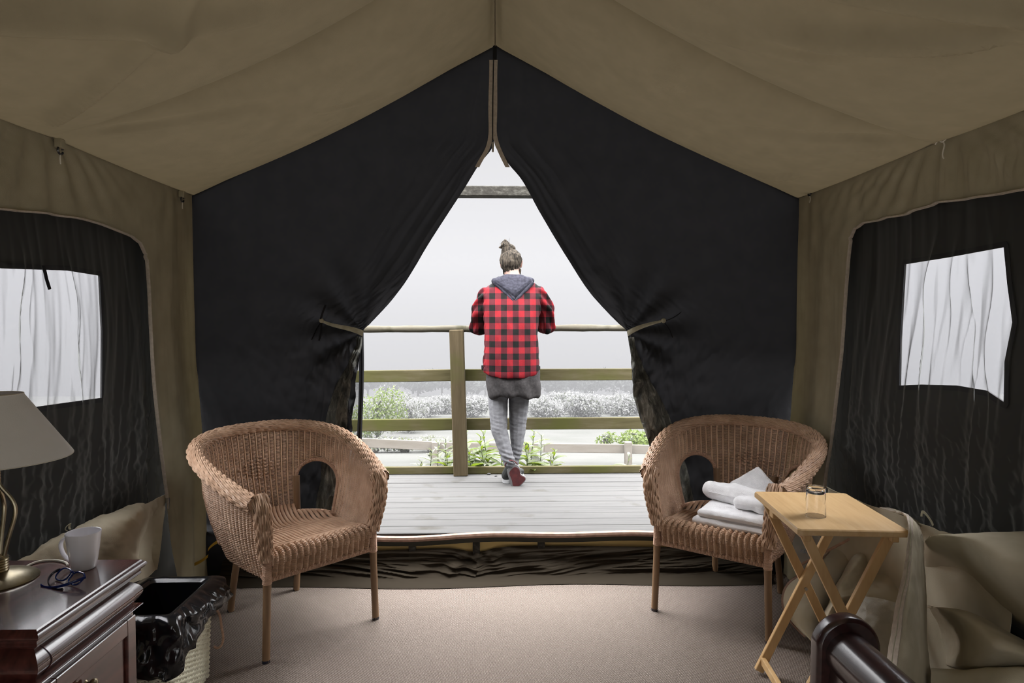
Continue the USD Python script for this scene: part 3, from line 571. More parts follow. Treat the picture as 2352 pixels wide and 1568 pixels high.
# ------------------------------------------------------------------ wicker armchairs
def weave(Sf, nrow, L, stake_n, r=0.0025, amp=0.0044, hole=None, v0=0.02, v1=0.98, per=6, sides=4):
    """rows of reed going over and under the stakes of a surface Sf(u, v) -> (point, normal); u in 0..1"""
    out = []; n = stake_n*per
    u = (np.arange(n+1)/n)
    for j, v in enumerate(np.linspace(v0, v1, nrow)):
        P, N = Sf(u, np.full(n+1, v))
        P = P + N*(amp*np.cos(2*PI*u*stake_n) + 0.0008*np.cos(PI*(u*stake_n + j)))[:, None]
        keep = np.ones(n+1, bool) if hole is None else ~hole(u, np.full(n+1, v))
        k = 0
        while k <= n:
            if keep[k]:
                e = k
                while e+1 <= n and keep[e+1]: e += 1
                if e-k >= 2: out.append(tube(P[k:e+1], r, sides, caps=False))
                k = e+1
            else: k += 1
    return cat_(out)
def stakes(Sf, n, r, hole=None, nv=22, v0=0.0, v1=1.0, sides=6):
    out = []; v = np.linspace(v0, v1, nv)
    for k in range(n+1):
        P, N = Sf(np.full(nv, k/n), v)
        keep = np.ones(nv, bool) if hole is None else ~hole(np.full(nv, k/n), v)
        i = 0
        while i < nv:
            if keep[i]:
                e = i
                while e+1 < nv and keep[e+1]: e += 1
                if e-i >= 2: out.append(tube(P[i:e+1], r, sides, caps=False))
                i = e+1
            else: i += 1
    return cat_(out)
def braid(path, R, strands=12, reeds=2, r=0.0040, twist=6.0, bump=0.0030, period=0.05, step=0.006, alt=True, ell=(1, 1)):
    """reed plaited round a core: groups of reeds that swell in turn as they go along"""
    path = np.asarray(path, float); d = np.r_[0, np.cumsum(np.linalg.norm(np.diff(path, axis=0), axis=1))]
    n = max(8, int(d[-1]/step)); s = np.linspace(0, d[-1], n); P = np.stack([np.interp(s, d, path[:, c]) for c in range(3)], -1)
    T, N, B = frames(P); Rr = np.interp(s, d, np.broadcast_to(R, (len(path),)))
    out = [tube(P, Rr-0.003, 12, ell=ell)]
    for g in range(strands):
        for q in range(reeds):
            a0 = (g + (q-(reeds-1)/2)/reeds*0.90)/strands*2*PI
            a = a0 + twist*s
            rr = Rr + bump*np.sin(2*PI*s/period + (PI*g if alt else 0.0))
            out.append(tube(P + N*(ell[0]*rr*np.cos(a))[:, None] + B*(ell[1]*rr*np.sin(a))[:, None], r, 5, caps=False))
    return cat_(out)
def coil(path, R, r, pitch, ppt=9):
    """a thin reed wound round a pole"""
    path = np.asarray(path, float); d = np.r_[0, np.cumsum(np.linalg.norm(np.diff(path, axis=0), axis=1))]
    turns = d[-1]/pitch; n = int(turns*ppt); s = np.linspace(0, d[-1], n); P = np.stack([np.interp(s, d, path[:, c]) for c in range(3)], -1)
    T, N, B = frames(P); a = 2*PI*s/pitch
    return tube(P + R*(N*np.cos(a)[:, None]+B*np.sin(a)[:, None]), r, 5)

def sym(pts):
    pts = np.asarray(pts, float); return np.vstack([pts, (pts[:-1]*np.array([-1]+[1]*(pts.shape[1]-1)))[::-1]])
base_c = sym([(0.252, -0.285), (0.266, -0.13), (0.268, 0.02), (0.245, 0.145), (0.150, 0.225), (0, 0.245)])
rim_c = sym([(0.288, -0.292, 0.672), (0.325, -0.165, 0.706), (0.356, 0.02, 0.768), (0.335, 0.20, 0.826), (0.205, 0.325, 0.860), (0, 0.365, 0.868)])
ZS = 0.432
ti = np.arange(11)/10.0
bs, rs_ = CubicSpline(ti, base_c), CubicSpline(ti, rim_c)
def shell(u, v):
    u, v = np.asarray(u, float), np.asarray(v, float)
    B = np.concatenate([bs(u), np.full(u.shape+(1,), ZS-0.095)], -1); R = rs_(u)
    P = B*(1-v[..., None])+R*v[..., None]
    t = bs(u, 1); n = np.stack([t[..., 1], -t[..., 0], 0*u], -1); n /= np.linalg.norm(n, axis=-1, keepdims=True)
    bulge = -0.030*np.sin(PI*v)*(0.4+0.6*np.sin(PI*u))
    lip = 0.018*np.clip((v-0.8)/0.2, 0, 1)**2
    return P + n*(-(bulge)+lip)[..., None]*np.sign(0.0+1)*-1.0*-1.0, n
UC, UH = 0.335, 0.066
def hole(u, v):
    uu = np.minimum(u, 1-u); a = np.abs(uu-UC)/UH
    return ((a < 1) & (v > 0.16) & ((v < 0.48) | ((np.clip(v-0.48, 0, None)/0.20)**2 + a**2 < 1))) | ((v < 0.17) & (np.abs(u-0.5) < 0.5-UC+UH))
# local normals point out of the shell; the bulge makes the back belly out a little
def chair_parts():
    p = []
    NST = 66
    p.append(('woven_shell', cat_([stakes(shell, NST, 0.0050, hole), weave(shell, 84, 1.4, NST, hole=hole, v0=0.012)]), wicker_mat, 'stuff', 'woven reed back and arms'))
    # raised diamond in the middle of the back
    dia = []
    for i in range(-3, 4):
        for j in range(-3, 4):
            if abs(i)+abs(j) <= 3:
                q, n = shell(np.array([0.5+i*0.0165]), np.array([0.63+j*0.032])); dia.append(sph(q[0]-n[0]*0.006, 0.0078, 1, (1, 0.7, 0.85)))
    p.append(('diamond_pattern', cat_(dia), wicker_mat, None, 'raised diamond of knots in the middle of the back'))
    u = np.linspace(0.004, 0.996, 300); R, N = shell(u, np.ones(300))
    rad = np.interp(u, [0, 0.12, 0.3, 0.5, 0.7, 0.88, 1], [0.031, 0.032, 0.029, 0.025, 0.029, 0.032, 0.031])
    p.append(('rim', braid(R+N*0.006, rad, 13, 2, 0.0040, 5.0, 0.0028, 0.046), wicker_mat, 'stuff', 'thick plaited rim'))
    for s in (-1, 1):
        e = np.array([s*0.288, -0.292, 0.672]); b = np.array([s*0.257, -0.288, 0.425])
        pts = resample([b, b*0.5+e*0.5+np.array([s*0.006, -0.012, 0.0]), e+np.array([0, -0.004, -0.01]), e+np.array([s*0.0, 0.016, 0.018])], 60)
        p.append(('arm_post', braid(pts, np.linspace(0.027, 0.033, 60), 12, 2, 0.0042, 1.2, 0.0040, 0.060), wicker_mat, 'stuff', 'plaited front of the arm'))
    # arch edging of the two side openings
    for s in (-1, 1):
        a = np.r_[np.full(10, -1.0), -np.cos(np.linspace(0, PI, 26)), np.full(10, 1.0)]
        v = np.r_[np.linspace(0.17, 0.48, 10), 0.48+0.20*np.sin(np.linspace(0, PI, 26)), np.linspace(0.48, 0.17, 10)]
        uu = UC+a*UH*1.02; uu = uu if s > 0 else 1-uu
        q, n = shell(uu, v)
        p.append(('arch_edge', cat_([tube(q, 0.0085, 8), coil(q, 0.0088, 0.0022, 0.0052)]), wrap_mat, None, None))
        q2, _ = shell(np.linspace(UC-UH*1.3, UC+UH*1.3, 16) if s > 0 else 1-np.linspace(UC-UH*1.3, UC+UH*1.3, 16), np.full(16, 0.17))
        p.append(('sill_rail', cat_([tube(q2, 0.010, 8), coil(q2, 0.0104, 0.0026, 0.0056)]), wrap_mat, None, None))
    # seat: rods run from the foot of the back to the front edge and roll over it
    rods = []; xs = np.linspace(-0.238, 0.238, 26)
    for i, x in enumerate(xs):
        yb = np.interp(abs(x), [0, 0.10, 0.16, 0.21, 0.25], [0.235, 0.225, 0.19, 0.145, 0.08])
        up_ = 0.05 if abs(x) < 0.13 else 0.012
        dip = -0.012*np.cos(x/0.25*PI/2)
        q = resample([(x, yb+0.012, ZS+up_), (x, yb-0.012, ZS+0.012), (x, yb-0.06, ZS-0.006+dip), (x, 0.0, ZS-0.004+dip), (x, -0.17, ZS+0.004+dip), (x, -0.262, ZS+0.012), (x, -0.288, ZS+0.0), (x, -0.295, ZS-0.03)], 40)
        rods.append(tube(q, 0.0088, 8))
    for y in (-0.14, -0.02, 0.10): rods.append(tube([(-0.25, y, ZS-0.025), (0.25, y, ZS-0.025)], 0.007, 6))
    p.append(('seat', cat_(rods), wicker_mat, 'stuff', 'seat of close-set cane rods'))
    # front apron, woven in ribs over the rolled edge
    def apron(u, v):
        x = -0.238+0.476*u
        prof_y = np.interp(v, [0, 0.70, 0.84, 0.93, 1.0], [-0.286, -0.300, -0.296, -0.280, -0.245]); prof_z = np.interp(v, [0, 0.70, 0.84, 0.93, 1.0], [0.345, 0.424, 0.440, 0.450, 0.450])
        n = np.stack([0*u, -np.cos(np.clip((v-0.6)/0.4, 0, 1)*1.4), np.sin(np.clip((v-0.6)/0.4, 0, 1)*1.4)], -1)
        return np.stack([x, prof_y, prof_z], -1), n
    st = []; vv = np.linspace(0, 1, 24)
    for k in range(17):
        q, n = apron(np.full(24, (k+0.5)/17), vv); st.append(tube(q+n*0.002, 0.0085, 7))
    for j, v in enumerate(np.linspace(0.04, 0.99, 26)):
        uu = np.linspace(0, 1, 17*7); q, n = apron(uu, np.full(uu.shape, v))
        st.append(tube(q+n*(0.0045+0.0065*np.cos(2*PI*17*(uu-0.5/17)))[:, None], 0.0025, 4, caps=False))
    p.append(('front_apron', cat_(st), wicker_mat, 'stuff', 'ribbed woven front edge of the seat'))
    # frame: legs, wrapped bars
    for sx, sy in ((-1, -1), (1, -1), (-1, 1), (1, 1)):
        if sy < 0: q = resample([(sx*0.270, -0.290, 0.0), (sx*0.263, -0.288, 0.22), (sx*0.257, -0.286, 0.44)], 24)
        else: q = resample([(sx*0.172, 0.290, 0.0), (sx*0.158, 0.245, 0.25), (sx*0.146, 0.222, 0.44), (sx*0.150, 0.236, 0.62)], 24)
        r = 0.0162 + 0.0012*np.exp(-((q[:, 2]-0.20)/0.012)**2) + 0.001*(q[:, 2] > 0.3)
        p.append(('leg', tube(q, r, 14), cane_mat, None, None))
        z0, z1 = (0.335, 0.432) if sy < 0 else (0.33, 0.40)
        w = q[(q[:, 2] > z0-0.02) & (q[:, 2] < z1+0.02)]
        p.append(('leg_wrap', cat_([tube(w, 0.0182, 14), coil(w, 0.0186, 0.0016, 0.0042)]), wrap_mat, None, None))
        p.append(('foot_cap', tube([q[0]-np.array([0, 0, 0.0]), q[0]+np.array([0, 0, 0.012])], 0.0166, 12), dark_plastic, None, 'dark foot cap'))
    fl_, fr_ = (-0.262, -0.287, 0.342), (0.262, -0.287, 0.342); rl_, rr_ = (-0.152, 0.236, 0.345), (0.152, 0.236, 0.345)
    for a, b in ((fl_, fr_), (fl_, rl_), (fr_, rr_), (rl_, rr_)):
        q = resample([a, b], 20); p.append(('wrapped_bar', cat_([tube(q, 0.0105, 8), coil(q, 0.0112, 0.0028, 0.0066)]), wrap_mat, None, None))
    return p
def make_chair(label, loc, rz):
    t = thing('wicker_armchair', label, 'chair', loc, rz, 'wicker armchairs either side of the doorway')
    for nm, m, mt, kind, lb in chair_parts(): obj(nm, m, mt, t, smooth=50, kind=kind, label=lb)
    return t
def copy_of(root, label, loc, rz):
    w = root.GetCustomData(); t = thing(root.GetName().rstrip('_0123456789'), label, w['category'], loc, rz, w.get('group'))
    t.GetReferences().AddInternalReference(root.GetPath()); t.SetInstanceable(True)
    for k in ('label',): t.SetCustomDataByKey(k, label)
    return t
chair_l = make_chair('empty wicker armchair on the left of the doorway, next to the lined waste bin', (-0.971, 3.05, 0.0), 45.0)
chair_r = copy_of(chair_l, 'wicker armchair right of the doorway with white towels on its seat', (1.165, 3.155, 0.0), -38.2)
# ------------------------------------------------------------------ folding table, glass
TZ = 0.72
tc, ta = np.array([1.213, 2.336, 0.0]), -5.07
ft = thing('folding_table', 'light pine folding tray table with crossed legs, in front of the right armchair', 'table', tc, ta)
hw, hl = 0.183, 0.240
slab = Polygon([(-hw, -hl), (hw, -hl), (hw, hl), (-hw, hl)]).buffer(-0.012).buffer(0.012, 5)
def slab_mesh():
    rings = []
    for off, z in ((-0.006, TZ-0.023), (0, TZ-0.019), (0, TZ-0.004), (-0.004, TZ)):
        p = np.array(slab.buffer(off, 5).exterior.coords)[:-1]; rings.append((p, z))
    n = 120
    P = []
    for p, z in rings:
        q = np.vstack([p, p[:1]]); d = np.r_[0, np.cumsum(np.linalg.norm(np.diff(q, axis=0), axis=1))]; s = np.linspace(0, d[-1], n, endpoint=False)
        P.append(np.column_stack([np.interp(s, d, q[:, 0]), np.interp(s, d, q[:, 1]), np.full(n, z)]))
    side = grid(np.array(P).transpose(1, 0, 2), closed_u=True)
    top = TM(np.vstack([P[-1], [[0, 0, TZ]]]), [(k, (k+1) % n, n) for k in range(n)]); bot = TM(np.vstack([P[0], [[0, 0, TZ-0.023]]]), [((k+1) % n, k, n) for k in range(n)])
    return cat_([side, top, bot])
obj('tabletop', slab_mesh(), pine_mat, ft, smooth=35)
LW, LT = 0.034, 0.019
ztop = TZ-0.030
for l1, l2 in ((0.192, 0.170), (-0.205, -0.183)):
    obj('leg', bar((-0.145, l1, ztop), (0.180, l1, 0.012), LT, LW, (1, 0, 0), 0.002), pine_leg_mat, ft, smooth=25)
    obj('leg', bar((0.145, l2, ztop), (-0.176, l2, 0.012), LT, LW, (1, 0, 0), 0.002), pine_leg_mat, ft, smooth=25)
    zc = 0.355; obj('bolt', xf(trimesh.creation.cylinder(0.006, 0.048, sections=14), (0.0, (l1+l2)/2-0.004, zc), rx=PI/2), steel_mat, ft)
obj('foot_bar', bar((-0.160, 0.170, 0.055), (-0.160, -0.183, 0.055), 0.018, 0.032, (0, 0, 1), 0.002), pine_leg_mat, ft, smooth=25)
obj('foot_bar', bar((0.164, 0.192, 0.055), (0.164, -0.205, 0.055), 0.018, 0.032, (0, 0, 1), 0.002), pine_leg_mat, ft, smooth=25)
obj('top_bar', bar((-0.145, 0.215, TZ-0.034), (-0.145, -0.228, TZ-0.034), 0.022, 0.022, (0, 0, 1), 0.002), pine_leg_mat, ft, smooth=25)
obj('top_bar', bar((0.145, 0.205, TZ-0.034), (0.145, -0.220, TZ-0.034), 0.022, 0.022, (0, 0, 1), 0.002), pine_leg_mat, ft, smooth=25)
obj('catch', cat_([bbox((-0.175, 0.03, TZ-0.05), (-0.140, 0.07, TZ-0.024), 0.003)]), pine_leg_mat, ft)
# tumbler, upside down
gp = atZ(1873, 1184, TZ); 
gl = thing('drinking_glass', 'clear glass tumbler standing upside down on the folding table', 'glass', gp)
gh_ = 0.105
prof = [(0.0001, gh_), (0.0290, gh_), (0.0312, gh_-0.002), (0.0318, gh_-0.006), (0.0345, 0.003), (0.0350, 0.0012), (0.0345, 0.0002), (0.0335, 0.0002), (0.0330, 0.0015), (0.0300, gh_-0.020), (0.0280, gh_-0.0225), (0.0001, gh_-0.0235)]
obj('tumbler', lathe(prof, 56), glass_mat, gl, smooth=40)

# ------------------------------------------------------------------ towels on the right chair's seat
th = math.radians(-38.2)
def chair_r_pt(x, y, z): return np.array([1.165+x*math.cos(th)-y*math.sin(th), 3.155+x*math.sin(th)+y*math.cos(th), z])
def folded(w, d, h, layers, seed, sag=0.0):
    """a folded towel: stacked rolls of cloth with rounded fold at the front"""
    ms = []
    hh = h/layers
    for k in range(layers):
        rnd = np.random.default_rng(seed+k); r = hh*0.50
        o = rnd.uniform(-0.010, 0.010, 2)
        c = [((sx*(w/2-r)+o[0], sy*(d/2-r)+o[1], hh*(k+0.5)), r) for sx in (-1, 1) for sy in (-1, 1)]
        ms.append(hullman(c))
    t = blend(ms, 0.010, 6)
    v = np.array(t.vertices); v[:, 2] -= sag*(v[:, 0]/(w/2))**2*(v[:, 2]/h); t.vertices = v
    return wob(t, 0.009, 14, seed)
zt0 = 0.452
lo = thing('towel', 'folded white towel lying lowest on the wicker seat', 'towel', chair_r_pt(0.085, -0.095, zt0-0.005), -38.2, None)
obj('cloth', folded(0.36, 0.30, 0.080, 2, 3), towel_mat, lo, smooth=60)
hi = thing('towel', 'rolled white towel lying on top of the folded towel', 'towel', chair_r_pt(0.07, -0.075, zt0+0.070), -52, None)
r1 = blend([hullman([((-0.15, 0, 0.048), 0.046), ((0.0, 0.015, 0.05), 0.052), ((-0.06, 0.05, 0.05), 0.050)]), hullman([((0.0, 0.015, 0.05), 0.052), ((0.16, 0.02, 0.042), 0.044), ((0.10, 0.08, 0.04), 0.042)]), hullman([((0.03, -0.05, 0.035), 0.034), ((0.15, -0.045, 0.034), 0.034), ((0.16, 0.02, 0.04), 0.040)])], 0.010, 8)
obj('cloth', wob(r1, 0.014, 11, 9), towel_mat, hi, smooth=60)
cn = thing('towel', 'white towel corner standing up in a point behind the rolled towel', 'towel', chair_r_pt(0.075, 0.075, zt0), -38.2, None)
r2 = blend([hullman([((-0.12, 0, 0.02), 0.025), ((0.14, 0, 0.02), 0.025), ((0.10, 0.05, 0.13), 0.02), ((-0.06, 0.05, 0.12), 0.02)]), hullman([((-0.10, 0.05, 0.12), 0.02), ((0.10, 0.05, 0.13), 0.02), ((0.015, 0.075, 0.212), 0.012)])], 0.010, 6)
obj('cloth', wob(r2, 0.008, 15, 5), towel_mat, cn, smooth=60)

# ------------------------------------------------------------------ nightstand
NZ = 0.70; XF = -1.062; Y0, Y1 = 1.495, 1.955; XB = -1.60
ns = thing('nightstand', 'dark mahogany nightstand with heavy moulded edges under the table lamp', 'nightstand')
def ring_loft(prof, x0, x1, y0, y1, rnd=0.006):
    """mitred mouldings round a box: prof = [(offset out, z)]"""
    P = []
    for o, z in prof:
        p = sbox(x0-o, y0-o, x1+o, y1+o).exterior.coords
        q = np.array([(x1+o, y0-o), (x1+o, y1+o), (x0-o, y1+o), (x0-o, y0-o)]); P.append(np.column_stack([q, np.full(4, z)]))
    P = np.array(P); n = len(P)
    out = []
    for k in range(4):
        A, B = P[:, k], P[:, (k+1) % 4]; out.append(grid(np.stack([A, (A+B)/2, B]), flip=False))
    top = P[0]; out.append(TM(top, [[0, 1, 2, 3]])); out.append(TM(P[-1], [[3, 2, 1, 0]]))
    return cat_(out)
def arc(o0, z0, o1, z1, n, bulge):
    t = np.linspace(0, 1, n); d = np.array([o1-o0, z1-z0]); nn = np.array([-d[1], d[0]]); nn = nn/np.linalg.norm(nn)
    return [(o0+d[0]*a+nn[0]*bulge*math.sin(PI*a), z0+d[1]*a+nn[1]*bulge*math.sin(PI*a)) for a in t]
pf = [(-0.020, NZ), (-0.010, NZ), (-0.007, NZ-0.003)] + arc(-0.006, NZ-0.004, -0.006, NZ-0.026, 9, 0.009) + [(-0.010, NZ-0.028), (-0.010, NZ-0.033)] + arc(-0.011, NZ-0.034, -0.014, NZ-0.044, 5, 0.004) + arc(-0.014, NZ-0.045, -0.034, NZ-0.056, 6, -0.005) + [(-0.034, NZ-0.059)]
top_m = ring_loft(pf, XB, XF, Y0, Y1)
obj('top', top_m, mahogany_mat, ns, smooth=40)
fz = arc(-0.032, NZ-0.0585, -0.028, NZ-0.128, 14, 0.024)
fr = ring_loft(fz + [(-0.030, NZ-0.130)] , XB, XF, Y0, Y1); obj('frieze', fr, mahogany_mat, ns, smooth=40)
bd = ring_loft([(-0.030, NZ-0.128)] + arc(-0.016, NZ-0.129, -0.016, NZ-0.141, 7, 0.010) + [(-0.028, NZ-0.143)], XB, XF, Y0, Y1); obj('bead', bd, mahogany_mat, ns, smooth=40)
obj('body', ring_loft([(-0.026, NZ-0.142), (-0.026, 0.08), (-0.012, 0.075), (-0.010, 0.0)], XB, XF, Y0, Y1), mahogany_mat, ns, smooth=30)
# drawer front in the swelling frieze, a shade proud, between two upright joints
dp = [(o+0.0025, z) for o, z in fz]
ya, yb = Y0+0.052, Y1-0.052
dg = np.array([[(XF+o, y, z) for y in (ya, (ya+yb)/2, yb)] for o, z in dp])
ends = [TM(np.vstack([np.column_stack([dg[:, k, 0], dg[:, k, 1], dg[:, k, 2]]), np.column_stack([dg[:, k, 0]-0.01, dg[:, k, 1], dg[:, k, 2]])]), [(i, i+1, len(dp)+i+1, len(dp)+i) for i in range(len(dp)-1)]) for k in (0, 2)]
obj('drawer', cat_([grid(dg)]+ends), mahogany_mat, ns, smooth=40)
for yy in (ya-0.0012, yb+0.0012): obj('joint', grid(np.array([[(XF+o+0.0006, y, z) for y in (yy-0.0011, yy+0.0011)] for o, z in fz])), dark_plastic, ns)
# door: frame and sunk panel
zd0, zd1 = 0.11, NZ-0.155; xd = XF-0.026
dr_ = obj('door', cat_([bbox((xd-0.002, Y0+0.036, zd0), (xd+0.013, Y0+0.078, zd1), 0.002), bbox((xd-0.002, Y1-0.078, zd0), (xd+0.013, Y1-0.036, zd1), 0.002), bbox((xd-0.002, Y0+0.078, zd1-0.045), (xd+0.013, Y1-0.078, zd1), 0.002), bbox((xd-0.002, Y0+0.078, zd0), (xd+0.013, Y1-0.078, zd0+0.05), 0.002), bbox((xd-0.002, Y0+0.082, zd0+0.054), (xd+0.004, Y1-0.082, zd1-0.049), 0.003)]), mahogany_mat, ns, smooth=25)
knob_prof = [(0.0001, 0.030), (0.008, 0.029), (0.0125, 0.025), (0.0135, 0.020), (0.011, 0.014), (0.006, 0.010), (0.006, 0.004), (0.010, 0.0), (0.0001, 0.0)]
kp = atX(198, 1566, xd+0.013)
for off in (0.0,):
    m = lathe(knob_prof, 24); m.apply_transform(trimesh.transformations.rotation_matrix(PI/2, [0, 1, 0])); m.apply_translation([xd+0.012, kp[1], kp[2]-0.004]); obj('knob', m, brass_mat, dr_, label='small bright knob')

# ------------------------------------------------------------------ table lamp
lp = atZ(-6, 1333, NZ); lx, ly = lp[0], lp[1]
lm = thing('table_lamp', 'antique brass table lamp with bent rods and a pale conical shade', 'lamp', (lx, ly, NZ))
obj('base', lathe([(0.0001, 0.030), (0.020, 0.029), (0.030, 0.026), (0.055, 0.021), (0.078, 0.014), (0.092, 0.007), (0.097, 0.003), (0.096, 0.0), (0.0001, 0.0)], 64), brass_mat, lm, smooth=35)
ridg = [(0.0255+0.002*(k % 2), 0.026+0.0035*k) for k in range(12)]
obj('collar', lathe([(0.0001, 0.024)]+ridg+[(0.022, 0.069), (0.0001, 0.070)], 40), brass_mat, lm, smooth=35)
hs, hn = 0.325, 0.205
for k in range(4):
    a = PI/4*0.3 + k*PI/2
    q = [(0.017, 0.066), (0.026, 0.105), (0.040, 0.155), (0.047, 0.195), (0.040, 0.222), (0.018, 0.255), (0.010, 0.270), (0.0095, 0.285)]
    c = resample([(r*math.cos(a), r*math.sin(a), z) for r, z in q], 40); obj('rod', tube(c, 0.0055, 10), brass_mat, lm)
obj('stem', lathe([(0.0001, 0.278)]+[(0.0125+0.0012*(k % 2), 0.280+0.004*k) for k in range(14)]+[(0.0001, 0.340)], 28), brass_mat, lm)
zb, zt = atY(140, 1052, ly)[2]-NZ, atY(42, 905, ly)[2]-NZ
rb = abs(atY(141, 1052, ly)[0]-lx); rtp = abs(atY(42, 905, ly)[0]-lx)
sd = lathe([(rb, zb), (rb-0.0005, zb+0.003), (rtp+0.0005, zt-0.003), (rtp, zt), (rtp-0.002, zt), (rtp-0.0022, zt-0.003), (rb-0.0025, zb+0.003), (rb-0.002, zb)], 72)
obj('shade', grid(np.concatenate([np.array(sd.vertices).reshape(72, 8, 3), np.array(sd.vertices).reshape(72, 8, 3)[:, :1]], 1), closed_u=True), shade_mat, lm, smooth=40)
obj('shade_ring', cat_([tube([(r*math.cos(a), r*math.sin(a), z) for a in np.linspace(0, 2*PI, 60, endpoint=False)], 0.0018, 5, closed=True) for r, z in ((rtp-0.001, zt), (rb-0.001, zb))] + [tube([(0, 0, zt-0.004), ((rtp-0.002)*math.cos(a), (rtp-0.002)*math.sin(a), zt-0.002)], 0.0018, 5) for a in (0.3, 2.4, 4.5)]), cord_mat, lm)
obj('bulb', cat_([sph((0, 0, 0.40), 0.028, 2), tube([(0, 0, 0.335), (0, 0, 0.378)], 0.014, 12)]), plain('bulb_glass', (0.7, 0.7, 0.68), 0.3), lm)
cq = [atZ(px, py, NZ)+np.array([0, 0, 0.004]) for px, py in ((34, 1316), (60, 1304), (85, 1293), (110, 1289), (135, 1290), (150, 1294), (155, 1301))]
cq = [c - np.array([lx, ly, NZ]) for c in cq]
obj('cord', tube(resample(cq, 40), 0.0032, 8), cord_mat, lm)

# ------------------------------------------------------------------ mug
mp = atZ(183, 1311, NZ) + np.array([0.0, 0.02, 0])
mg = thing('mug', 'white tapered mug on the nightstand', 'mug', mp, 0)
mh = 0.108
outer = [(0.0001, 0.0), (0.026, 0.0), (0.0295, 0.002), (0.0315, 0.007), (0.036, 0.030), (0.040, 0.060), (0.0435, 0.090), (0.0455, mh-0.002), (0.0448, mh), (0.0432, mh-0.001)]
inner = [(0.0400, 0.085), (0.0365, 0.055), (0.0325, 0.028), (0.028, 0.010), (0.0001, 0.007)]
obj('cup', lathe(outer+inner, 64), mug_mat, mg, smooth=40)
hd = resample([(-0.0405, 0, 0.088), (-0.060, 0, 0.086), (-0.074, 0, 0.072), (-0.073, 0, 0.050), (-0.058, 0, 0.028), (-0.0335, 0, 0.018)], 40)
m = tube(hd, 0.0055, 12, ell=(0.75, 1.35)); m.apply_transform(trimesh.transformations.rotation_matrix(-0.18, [0, 0, 1])); obj('handle', m, mug_mat, mg)

# ------------------------------------------------------------------ spectacles lying folded on the nightstand
gpz = NZ
def gpt(px, py, z=0.0): return atZ(px, py, NZ+z)
gs = thing('spectacles', 'glossy blue framed spectacles lying beside the mug', 'glasses')
ctr = gpt(161, 1336); ax = gpt(184, 1346)-gpt(134, 1330); ax /= np.linalg.norm(ax); ay = np.array([-ax[1], ax[0], 0])
def lensring(c, w, h, tilt):
    a = np.linspace(0, 2*PI, 40, endpoint=False); x = np.sign(np.cos(a))*np.abs(np.cos(a))**0.75*w/2; y = np.sign(np.sin(a))*np.abs(np.sin(a))**0.75*h/2
    return c + x[:, None]*ax + (y*math.cos(tilt))[:, None]*ay + (y*math.sin(tilt)+h/2*math.sin(tilt)+0.004)[:, None]*np.array([0, 0, 1.0])
c1, c2 = ctr+ax*0.031, ctr-ax*0.031
R1, R2 = lensring(c1, 0.052, 0.034, 0.75), lensring(c2, 0.052, 0.034, 0.75)
obj('frame', cat_([tube(R1, 0.0024, 8, closed=True), tube(R2, 0.0024, 8, closed=True), tube(resample([R1[17], (R1[17]+R2[3])/2+np.array([0, 0, 0.005]), R2[3]], 12), 0.0024, 8)]), blue_plastic, gs)
for R in (R1, R2): obj('lens', TM(np.vstack([R, [R.mean(0)+np.array([0, 0, 0.001])]]), [(k, (k+1) % 40, 40) for k in range(40)]), lens_mat, gs)
for s, R in ((1, R1), (-1, R2)):
    h0 = R[3] if s > 0 else R[17]
    e = h0 + ax*s*0.006 
    q = resample([e, e+ay*(-0.03)*1+ax*(-s*0.010)+np.array([0, 0, -0.006]), ctr+ax*(s*0.012)-ay*0.045+np.array([0, 0, 0.004]), ctr-ax*s*0.040-ay*(0.052 if s > 0 else 0.040)+np.array([0, 0, 0.003])], 30)
    obj('temple', tube(q, 0.0026, 8, ell=(1.5, 0.8)), blue_plastic if s > 0 else dark_plastic, gs)

# ------------------------------------------------------------------ waste bin with a black liner
bx0, bx1, by0, by1, bh = -1.375, -1.150, 2.255, 2.565, 0.375
wb = thing('waste_bin', 'cream woven waste basket between the nightstand and the left armchair', 'waste bin')
def bin_ring(z, out=0.0, n=160, rad=0.02):
    t = z/bh; g = 0.012*t + out
    p = sbox(bx0-g, by0-g, bx1+g, by1+g).buffer(-rad).buffer(rad, 8).exterior
    return np.array([p.interpolate(s, normalized=True).coords[0] for s in np.linspace(0, 1, n, endpoint=False)])
def bin_surf(u, v):
    z = v*bh; out = np.zeros(u.shape+(3,)); nrm = np.zeros(u.shape+(3,))
    R = bin_ring(float(np.mean(z)), 0, 400); R = np.vstack([R, R[:1]]); s = np.linspace(0, 1, 401)
    out[..., 0], out[..., 1], out[..., 2] = np.interp(u, s, R[:, 0]), np.interp(u, s, R[:, 1]), z
    du = 0.002; T = np.stack([np.interp((u+du) % 1, s, R[:, 0])-np.interp((u-du) % 1, s, R[:, 0]), np.interp((u+du) % 1, s, R[:, 1])-np.interp((u-du) % 1, s, R[:, 1])], -1)
    n = np.stack([T[..., 1], -T[..., 0], 0*u], -1); nrm = n/np.maximum(np.linalg.norm(n, axis=-1, keepdims=True), 1e-9)
    return out, nrm
rows = []
NS = 46
for j, v in enumerate(np.linspace(0.02, 0.985, 42)):
    u = np.arange(NS*5)/(NS*5); P, N = bin_surf(u, np.full(u.shape, v)); sg = np.sign(np.sum(N[:, :2]*(P[:, :2]-np.array([(bx0+bx1)/2, (by0+by1)/2])), 1))[:, None]; N = N*sg
    rows.append(tube(P+N*(0.0042*np.cos(PI*(u*NS+j)))[:, None], 0.0042, 5, closed=True))
obj('woven_sides', cat_(rows), basket_mat, wb, smooth=60, kind='stuff', label='cream woven sides')
sk_ = []
for k in range(NS):
    P = np.array([bin_surf(np.array([k/NS]), np.array([v]))[0][0] for v in (0.0, 0.5, 1.0)]); sk_.append(tube(P, 0.0042, 5))
